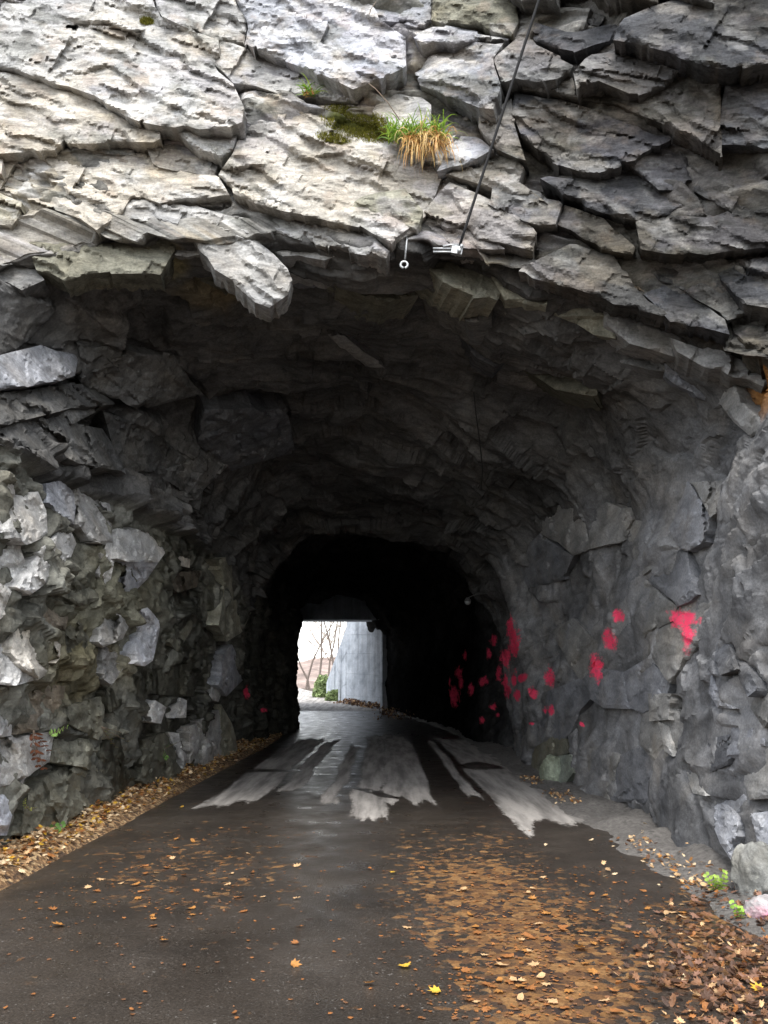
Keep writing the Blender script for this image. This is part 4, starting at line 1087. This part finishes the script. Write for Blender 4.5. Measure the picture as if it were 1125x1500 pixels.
def litter(name, pts, sizes, cols, tilt, label):
    vs, fs, cc = [], [], []; b = 0; rr = random.Random(len(pts))
    for p, s, c in zip(pts, sizes, cols):
        v, f = LEAFV[rr.randrange(9)]; R = rotmat(rr.uniform(0, 6.28), rr.gauss(0, tilt), rr.gauss(0, tilt))
        vs.append((v * s) @ R.T + p); fs.append(f + b); cc.append(np.repeat([np.array(c) * rr.uniform(.65, 1.25)], len(v), 0)); b += len(v)
    me = np_mesh(name, np.concatenate(vs), np.concatenate(fs), False); attr(me, 'col', np.concatenate(cc))
    return tag(obj(name, me, M['leaf']), label, 'leaves', kind='stuff')
def pick(rr, names): return PAL[rr.choice(names)]
rr = random.Random(5); pts, sz, cl = [], [], []
while len(pts) < 4200:                                             # bank along the left wall
    Y = 4.5 + 23 * rr.random() ** 1.6; s = rr.gauss(-3.34, .12)
    if s > -3.04 - .05 * math.sin(Y * 2) or s < -3.7: continue
    z = float(zL(np.array([[s]]), np.array([[Y]]))[0, 0]) + rr.uniform(.0, .05)
    pts.append((s + float(cx_of(Y)), Y, z)); sz.append(rr.uniform(.016, .055)); cl.append(pick(rr, ['pale', 'pale', 'tan', 'yellow', 'orange', 'pale', 'tan', 'rust']))
litter('leaf_litter', pts, sz, cl, .3, 'bank of tan and orange fallen leaves along the left rock wall')
pts, sz, cl = [], [], []
while len(pts) < 1500:                                             # right foreground and along the right wall
    if rr.random() < .70:
        p = ground_at(rr.gauss(1085, 75), rr.gauss(1405, 70))
        if p.x > 2.9 or p.y < 3.6 or p.y > 9: continue
    else:
        Y = rr.uniform(6.8, 17); s = rr.gauss(2.62 - .012 * Y, .09)
        if vnoise(np.array([[Y * .9, 0., 0.]]), 9)[0] < -.1: continue
        p = Vector((s, Y, 0))
    s = p.x
    z = max(float(road_z(s, p.y)), float(zR(np.array([[s]]), np.array([[p.y]]))[0, 0]) if s > 2.2 else -1) + rr.uniform(.006, .035)
    pts.append((p.x, p.y, z)); sz.append(rr.uniform(.018, .042)); cl.append(pick(rr, ['tan', 'brown', 'brown', 'dark', 'dark', 'dark', 'rust', 'pink', 'brown'] if p.y < 7 else ['tan', 'pale', 'orange', 'tan', 'brown']))
litter('leaf_litter', pts, sz, cl, .4, 'brown leaf litter gathered along the right verge and foreground corner')
pts, sz, cl = [], [], []
while len(pts) < 1500:                                             # rotting scraps on the wet asphalt
    if rr.random() < .62: x, y = rr.gauss(775, 95), rr.uniform(1270, 1500)
    elif rr.random() < .7: x, y = rr.gauss(250, 140), rr.gauss(1285, 45)
    else: x, y = rr.uniform(0, 1100), rr.uniform(1215, 1500)
    if y < 1205: continue
    p = ground_at(x, y)
    if abs(p.x) > 2.7: continue
    pts.append((p.x, p.y, float(road_z(p.x, p.y)) + .007)); sz.append(rr.uniform(.007, .024)); cl.append(pick(rr, ['rust', 'rust', 'brown', 'brown', 'rust']))
litter('leaf_scraps', pts, sz, cl, .06, 'small rotting leaf scraps stuck to the wet asphalt')

def leaf_mesh(kind, colname):
    v, f = LEAFV[kind]; me = np_mesh('fallen_leaf', v, f, False); attr(me, 'col', np.repeat([PAL[colname]], len(v), 0)); me.materials.append(M['leaf']); return me
LM = {}
def one_leaf(px, py, size, colname, label, group, lift=.012, tilt=.12, kind=None):
    p = ground_at(px, py); s = p.x
    z = max(float(road_z(s, p.y)), float(zR(np.array([[s]]), np.array([[p.y]]))[0, 0]) if s > 2.2 else -1)
    k = (kind if kind is not None else rr.randrange(9), colname)
    if k not in LM: LM[k] = leaf_mesh(*k)
    o = obj('fallen_leaf', LM[k]); o.location = (p.x, p.y, z + lift); o.scale = (size,) * 3
    o.rotation_euler = (rr.gauss(0, tilt), rr.gauss(0, tilt), rr.uniform(0, 6.28))
    word = {'orange': 'orange', 'rust': 'rust brown', 'tan': 'tan', 'pink': 'pinkish brown', 'brown': 'dull brown', 'dark': 'dark brown', 'pale': 'pale', 'yellow': 'yellow'}[colname]
    return tag(o, label.replace('COLOUR', word + (' oval' if k[0] % 3 == 2 else ' lobed')), 'leaf', group)
for k in range(46):
    one_leaf(rr.gauss(255, 105), min(1400, max(1215, rr.gauss(1283, 40))), rr.uniform(.032, .055), rr.choice(['orange', 'rust', 'tan']), 'COLOUR leaf lying flat on the wet road, left half', 'leaves scattered on the left of the road')
for k in range(70):
    one_leaf(rr.gauss(760, 90), rr.uniform(1275, 1490), rr.uniform(.03, .055), rr.choice(['rust', 'orange', 'tan', 'rust']), 'COLOUR leaf in the rusty patch right of the road centre', 'leaves in the rusty patch')
for k in range(64):
    one_leaf(min(1120, rr.gauss(1050, 60)), rr.uniform(1310, 1495), rr.uniform(.028, .052), rr.choice(['pink', 'brown', 'pink', 'brown', 'rust', 'dark']), 'COLOUR leaf in the litter of the right foreground corner', 'leaves of the right foreground corner', .03, .35)
for (x, y) in ((866,1232),(955,1210),(880,1155),(945,1216),(888,1285),(902,1282),(1000,1345),(800,1240),(940,1262),(985,1285)):
    one_leaf(x, y, .04, 'pale', 'small COLOUR leaf on dark asphalt near the right verge', 'pale leaves near the right verge', .012, .2)
for (x, y, s, c, lab) in ((849,1394,.075,'orange','bright orange curled leaf right of the road centre'), (88,1357,.07,'orange','large orange leaf at the left foreground edge of the road'),
     (430,1420,.05,'orange','single orange leaf on bare asphalt left of centre'), (592,1422,.055,'yellow','yellow leaf lying at the left edge of the rusty patch'),
     (577,1283,.045,'yellow','lone yellow leaf in the middle of the road'), (267,1182,.045,'yellow','lone yellow leaf on asphalt beside the left leaf bank'),
     (542,1448,.05,'orange','orange leaf low in the centre foreground'), (640,1460,.055,'yellow','yellow leaf near the bottom, left of the rusty patch'),
     (1112,1452,.05,'yellow','bright yellow leaf at the right edge of the foreground'), (1000,1438,.045,'pale','white leaf upright on dark ground at lower right'), (965,1340,.055,'pink','pinkish maple leaf alone on dark asphalt at right'), (5,1265,.05,'yellow','yellow leaf at the left end of the wet road')):
    one_leaf(x, y, s, c, lab, None, .014, .2, 0)

# ------------------------------------------------------------------ cable, clamp, eye bolt, wire, lamp
cpnt, cn = surf(672, 366); cpnt = cpnt + Vector((0, -.10, -.02)); q0 = at(672, 364, cpnt.y)
q1 = at(792, -8, cpnt.y - .75); up = q1 + (q1 - q0) * 1.3
line = [q0.lerp(up, k / 24) + Vector((0, 0, -.10 * math.sin(math.pi * k / 24))) * 0 for k in range(25)]
ca = MB().tube(line, .014, 8).build('cable', M['rubber']); tag(ca, 'black cable running down from above to the clamp on the brow', 'cable')
cl_ = empty('cable_clamp', q0); tag(cl_, 'silver metal clamp holding the black cable end at the brow', 'clamp')
for dz in (-.008, -.045): MB().tube([(-.26, 0, dz + .008), (-.02, -.01, dz)], .011, 8).build('pin', M['steel'], cl_)
MB().box((-.02, 0, -.025), (.11, .05, .085), Matrix.Rotation(.2, 3, 'Y')).build('body', M['steel'], cl_, False)
MB().tube([(-.16, -.02, .012), (-.08, -.02, .028), (.0, -.02, .03)], .010, 6).build('jaw', M['steel'], cl_)
MB().tube([(.0, -.07, -.05), (.0, .03, -.05)], .022, 6).build('bolt', M['steel'], cl_)
MB().tube([(.025, -.06, .0), (.025, .03, .0)], .018, 6).build('nut', M['steel'], cl_)
MB().tube([(0, .02, 0), (.0, .35, .12)], .014, 6).build('anchor_rod', M['steel'], cl_)

ep, en = surf(596, 360); ey = ep.y - .03; e0 = at(596, 352, ey); e1 = at(593, 380, ey); ec = at(592, 388, ey)
eb = empty('eye_bolt', ec); tag(eb, 'small silver split ring eye bolt hanging under the brow', 'eye bolt')
MB().tube([e0 - ec + Vector((0, .1, .12)), e0 - ec, e1 - ec], .011, 8).build('shank', M['steel'], eb)
ring = [Vector((math.sin(a) * .036, 0, math.cos(a) * .036)) for a in np.linspace(-math.pi + .16, math.pi - .16, 28)]
MB().tube(ring, .013, 8).build('ring', M['steel'], eb)

wp = []
for (x, y) in ((694, 575), (697, 605), (701, 635), (704, 660), (707, 690), (704, 716)):
    p, n = surf(x, y); wp.append(at(x, y, p.y - .12))
tag(MB().tube(wp, .009, 6).build('wire', M['rubber']), 'thin dark wire hanging along the dim tunnel ceiling', 'wire')

lp = at(685, 880, 18.2); lamp = empty('tunnel_lamp', lp); tag(lamp, 'small unlit lamp fixed high on the dark right tunnel wall', 'lamp')
MB().tube([(0, 0, .07), (0, 0, .03), (0, 0, -.01)], [.03, .06, .08], 14).build('housing', M['enamel'], lamp)
MB().tube([(0, 0, -.01), (0, 0, -.06), (0, 0, -.09)], [.065, .06, .02], 14).build('glass', M['steel'], lamp)
MB().tube([(0, 0, .06), (.2, .1, .16), (.75, .3, .22)], .010, 6).build('bracket', M['enamel'], lamp)

# ------------------------------------------------------------------ plants
def blades(n, base, spread, L, dirs, cols, seed, w=.005, grav=.6):
    rr = random.Random(seed); m = MB(); cc = []
    for k in range(n):
        b = Vector(base) + Vector((rr.uniform(-1, 1) * spread[0], rr.uniform(-1, 1) * spread[1], rr.uniform(-1, 1) * spread[2]))
        d = Vector((rr.gauss(dirs[0], .6), rr.gauss(dirs[1], .4), rr.gauss(dirs[2], .4))).normalized(); l = L * rr.uniform(.3, 1.2)
        pts = [b]; v = d.copy(); 
        for j in range(5):
            v = (v + Vector((0, 0, -grav * (j + 1) * .16))).normalized(); pts.append(pts[-1] + v * l / 5)
        side = d.cross(Vector((rr.gauss(0, 1), rr.gauss(0, 1), rr.gauss(0, .4)))).normalized()
        m.strip(pts, [w * .7, w, w, w * .8, w * .5, w * .1], side)
        c = np.array(rr.choice(cols)) * rr.uniform(.75, 1.25); cc += [c] * 12
    me = m.mesh('blades'); attr(me, 'col', np.array(cc)); return me
GREEN = [(.20, .34, .03), (.30, .42, .05), (.13, .26, .03)]; STRAW = [(.55, .36, .13), (.62, .45, .20), (.42, .22, .07)]
gp, gn = surf(612, 205); gp = gp + Vector((0, -.03, 0))
tf = empty('grass_tuft', gp); tag(tf, 'large grass tuft on the cliff, green above with straw hanging below', 'grass tuft', 'grass tufts on the cliff')
obj('green_blades', blades(330, (-.02, 0, .02), (.30, .06, .07), .30, (0, -.5, .8), GREEN, 1, .006, .9), M['grass'], tf)
obj('dead_blades', blades(330, (.08, -.03, -.06), (.20, .05, .08), .40, (.0, -.6, -.1), STRAW, 2, .006, 1.3), M['grass'], tf)
gp, gn = surf(453, 140); tf = empty('grass_tuft', gp + Vector((0, -.02, 0))); tag(tf, 'small green grass tuft higher up left of the moss', 'grass tuft', 'grass tufts on the cliff')
obj('green_blades', blades(46, (0, 0, 0), (.07, .04, .02), .22, (0, -.4, .9), GREEN, 3, .006, .7), M['grass'], tf)
obj('dead_blades', blades(22, (0, 0, -.01), (.06, .04, .02), .10, (0, -.6, .2), [(.45, .18, .06), (.5, .3, .12)], 4, .006, 1.0), M['grass'], tf)
a, _ = surf(585, 175); tag(MB().tube([a, at(568, 150, a.y - .1), at(550, 130, a.y - .12), at(540, 122, a.y - .1)], [.006, .005, .004, .002], 5).build('dry_plant', M['twig']), 'thin dry stem arching out above the moss patch', 'plant')
a, _ = surf(540, 28); tag(MB().tube([a, at(543, 14, a.y - .08), at(551, 2, a.y - .1)], [.006, .005, .002], 5).build('dry_plant', M['twig']), 'short dry straw at the top edge of the cliff', 'plant')
# moss cushion: short fronds rooted on the rock
mr = np.random.default_rng(3); hb, hn = [], []
for k in range(15000):
    ex = ((525, 182, 52, 21, .3), (488, 203, 24, 7, .2), (215, 32, 9, 5, 0))[0 if k % 10 < 8 else (1 if k % 10 == 8 else 2)]
    r0 = math.sqrt(mr.random()) * (1 + .18 * math.sin(7 * k % 6.28)); a0 = mr.random() * 6.2832; x_, y_ = ex[2] * r0 * math.cos(a0), ex[3] * r0 * math.sin(a0)
    d = Vector(rays(np.array(ex[0] + x_ * math.cos(ex[4]) - y_ * math.sin(ex[4])), np.array(ex[1] + x_ * math.sin(ex[4]) + y_ * math.cos(ex[4])))); h = BVH.ray_cast(Vector((0, 0, CAMZ)), d)
    if h[0] is not None: hb.append(h[0][:]); hn.append((h[1] if h[1].dot(d) < 0 else -h[1])[:])
hb = np.array(hb); hn = np.array(hn); mm = len(hb)
b = hb + mr.normal(0, .008, (mm, 3)); nrm = hn + mr.normal(0, .5, (mm, 3)); sd_ = mr.normal(0, 1, (mm, 3)); sd_ /= np.linalg.norm(sd_, axis=1)[:, None]
ln = mr.uniform(.010, .034, (mm, 1)); tri = np.stack([b - sd_ * .005, b + sd_ * .005, b + nrm * ln], 1).reshape(-1, 3)
me = np_mesh('moss', tri, np.arange(3 * mm).reshape(-1, 3), False)
attr(me, 'col', np.repeat(np.array([(.14, .14, .016)]) * mr.uniform(.4, 1.6, (mm, 1)) + mr.uniform(0, .03, (mm, 1)) * np.array([[1, .6, 0]]), 3, 0))
tag(obj('moss', me, M['moss']), 'dark green moss cushion on the cliff ledge beside the grass', 'moss', kind='stuff')

def sprig(name, px, py, label, tips, leaf, col_, w, pickf=None, hang=0.0):
    """a small rooted plant: stems to pixel tips, leaflets along them"""
    p, n = surf(px, py, pickf) if pickf is not False else (ground_at(px, py, .06), None)
    p = p if pickf is False else p + n * .03; root = empty(name, p); rr = random.Random(int(px)); st = MB(); lf = MB(); cc = []
    for (tx, ty_) in tips:
        e = (at(tx, ty_, p.y - .08) if pickf is False else (lambda h: h[0] + h[1] * .07)(surf(tx, ty_, pickf))) - p; pts = [Vector((0, 0, 0)).lerp(e, k / 5) + Vector((0, -.05 * math.sin(math.pi * k / 5), -hang * (k / 5) ** 2)) for k in range(6)]
        st.tube(pts, [.005, .0045, .004, .0035, .003, .002], 5)
        for k in range(1, 6):
            d = (pts[k] - pts[k - 1]).normalized(); side = d.cross(Vector((0, 1, .3))).normalized()
            for sgn in (-1, 1):
                l = leaf * (1.15 - .12 * k) * rr.uniform(.8, 1.2); dir_ = (side * sgn + d * .5 + Vector((0, -.15, rr.uniform(-.2, .2)))).normalized()
                cr = d.cross(dir_).cross(dir_).normalized(); q = pts[k]
                lf.strip([q, q + dir_ * l * .35, q + dir_ * l * .7, q + dir_ * l], [w * .3, w, w * .8, w * .08], cr); c = np.array(col_) * rr.uniform(.75, 1.3); cc += [c] * 8
    st.build('stem', M['twig'], root); me = lf.mesh('leaflets', False); attr(me, 'col', np.array(cc)); tag(obj('leaflets', me, M['leaf'], root), kind='stuff')
    return tag(root, label, 'plant')
LW = REG == 1
sprig('fern', 240, 1100, 'green fern growing from the dark left rock wall', [(262, 1086), (238, 1112), (255, 1092)], .075, (.16, .32, .07), .016, LW)
sprig('wall_plant', 68, 1078, 'zigzag bright green sprig in the left wall crack', [(92, 1066), (80, 1070)], .05, (.30, .48, .12), .010, LW)
sprig('dead_fern', 50, 1072, 'withered reddish brown fern hanging on the left wall', [(55, 1120), (48, 1110), (62, 1095)], .075, (.22, .085, .045), .016, LW, .05)
sprig('wall_plant', 145, 1066, 'yellow green twig drooping from the wet left wall', [(184, 1075), (180, 1082), (164, 1090)], .05, (.42, .42, .08), .007, LW, .02)
sprig('wall_plant', 38, 1186, 'tiny yellow green sprig low on the left wall', [(42, 1182), (36, 1180)], .03, (.4, .45, .1), .008, LW)
sprig('broad_leaf_plant', 60, 1222, 'green broad leaved plant lying on the left leaf bank', [(92, 1208), (84, 1216), (40, 1222), (55, 1226)], .075, (.16, .32, .08), .024, False)
sprig('seedling', 1045, 1305, 'green seedling on the right verge beside the pale stone', [(1062, 1278), (1035, 1282), (1050, 1285)], .05, (.28, .42, .07), .014, False)
sprig('seedling', 1078, 1345, 'small bright green sprout below the pale stone at right', [(1072, 1322), (1084, 1330)], .04, (.26, .46, .06), .012, False)
# bushes by the exit
def bush(px, py, Y, rad, n, label, seed):
    c = at(px, py, Y); c.z = float(rz_of(np.array(Y))) ; root = empty('bush', c); r_ = np.random.default_rng(seed)
    p = r_.normal(0, 1, (n, 3)); p /= np.linalg.norm(p, axis=1)[:, None]; p *= (r_.uniform(.3, 1, (n, 1)) ** .5) * np.array(rad); p[:, 2] = np.abs(p[:, 2])
    a_ = r_.normal(0, 1, (n, 3)) * .055; b_ = r_.normal(0, 1, (n, 3)) * .055
    me = np_mesh('foliage', np.stack([p - a_, p + b_, p + a_, p - b_], 1).reshape(-1, 3), np.arange(4 * n).reshape(-1, 4), False)
    attr(me, 'col', np.repeat(np.array([(.20, .26, .11)]) * r_.uniform(.4, 1.6, (n, 1)), 4, 0)); obj('foliage', me, M['leaf'], root)
    m = MB()
    for k in range(7): m.tube([(0, 0, -.1), (r_.normal(0, .3) * rad[0], r_.normal(0, .3) * rad[1], rad[2] * .8)], [.02, .006], 5)
    m.build('stems', M['bark'], root); tag(root, label, 'bush')
bush(474, 1022, 57, (.75, .8, 1.5), 2600, 'bright green bush at the foot of the wing wall', 1)
bush(492, 1028, 53.2, (.7, .5, .7), 1500, 'low darker bush in front of the concrete wall', 2)
pts, sz, cl = [], [], []
for k in range(900):
    q = rr.random(); c = w0.lerp(w1, q) if rr.random() < .75 else w0 + Vector((rr.uniform(0, 1.6), -rr.uniform(0, 10), 0))
    off = abs(rr.gauss(0, .35)); pts.append((c.x - off * .8, c.y - off * .5, float(rz_of(c.y)) + .05 + max(0, .28 - off * .5) * rr.random())); sz.append(rr.uniform(.04, .11)); cl.append(pick(rr, ['dark', 'brown', 'dark', 'tan']))
litter('leaf_litter', pts, sz, cl, .7, 'dark leaf debris heaped along the foot of the concrete wall')

# ------------------------------------------------------------------ loose stones
def stone(px, py, rad, label, colr, seed, pinkm=0.0, zoff=.3):
    import bmesh
    bm = bmesh.new(); bmesh.ops.create_icosphere(bm, subdivisions=5, radius=1.0); v = np.array([q.co[:] for q in bm.verts], np.float32)
    v1, e1, _ = cells(v * .9 + seed, 400 + seed); v2, e2, _ = cells(v * 2.6 + seed, 410 + seed)
    v = v * (1 + .16 * v1 + .05 * v2 + .03 * fbm(v * 6, 3, 5))[:, None] * np.array(rad)
    for q, c in zip(bm.verts, v): q.co = c
    me = bpy.data.meshes.new('stone'); bm.to_mesh(me); bm.free()
    for p in me.polygons: p.use_smooth = True
    pk = np.zeros(len(v)) if not pinkm else np.clip(1.0 - np.hypot(v[:, 0] / rad[0] + .45, v[:, 2] / rad[2] + .1) * 1.3 + .4 * v2, 0, 1)
    attr(me, 'col', (np.array([colr]) * (1 - pk[:, None]) + pk[:, None] * np.array([(.62, .24, .31)])) * (1 + .2 * v2)[:, None]); attr(me, 'wet', np.zeros(len(v)))
    pk = np.zeros(len(v))
    attr(me, 'paint', pk); me.materials.append(M['rock'])
    p = ground_at(px, py); o = obj('stone', me); o.location = (p.x, p.y, rad[2] * zoff); return tag(o, label, 'stone')
stone(1124, 1318, (.22, .30, .30), 'pale grey rounded stone at the right wall foot', (.22, .22, .205), 1, 0, .4)
stone(1126, 1348, (.14, .14, .11), 'stone sprayed with pink paint at the right frame edge', (.40, .38, .385), 2, 1.0, .5)
stone(812, 1146, (.22, .26, .26), 'lichen covered boulder at the foot of the right wall', (.26, .29, .22), 3, 0, .6)
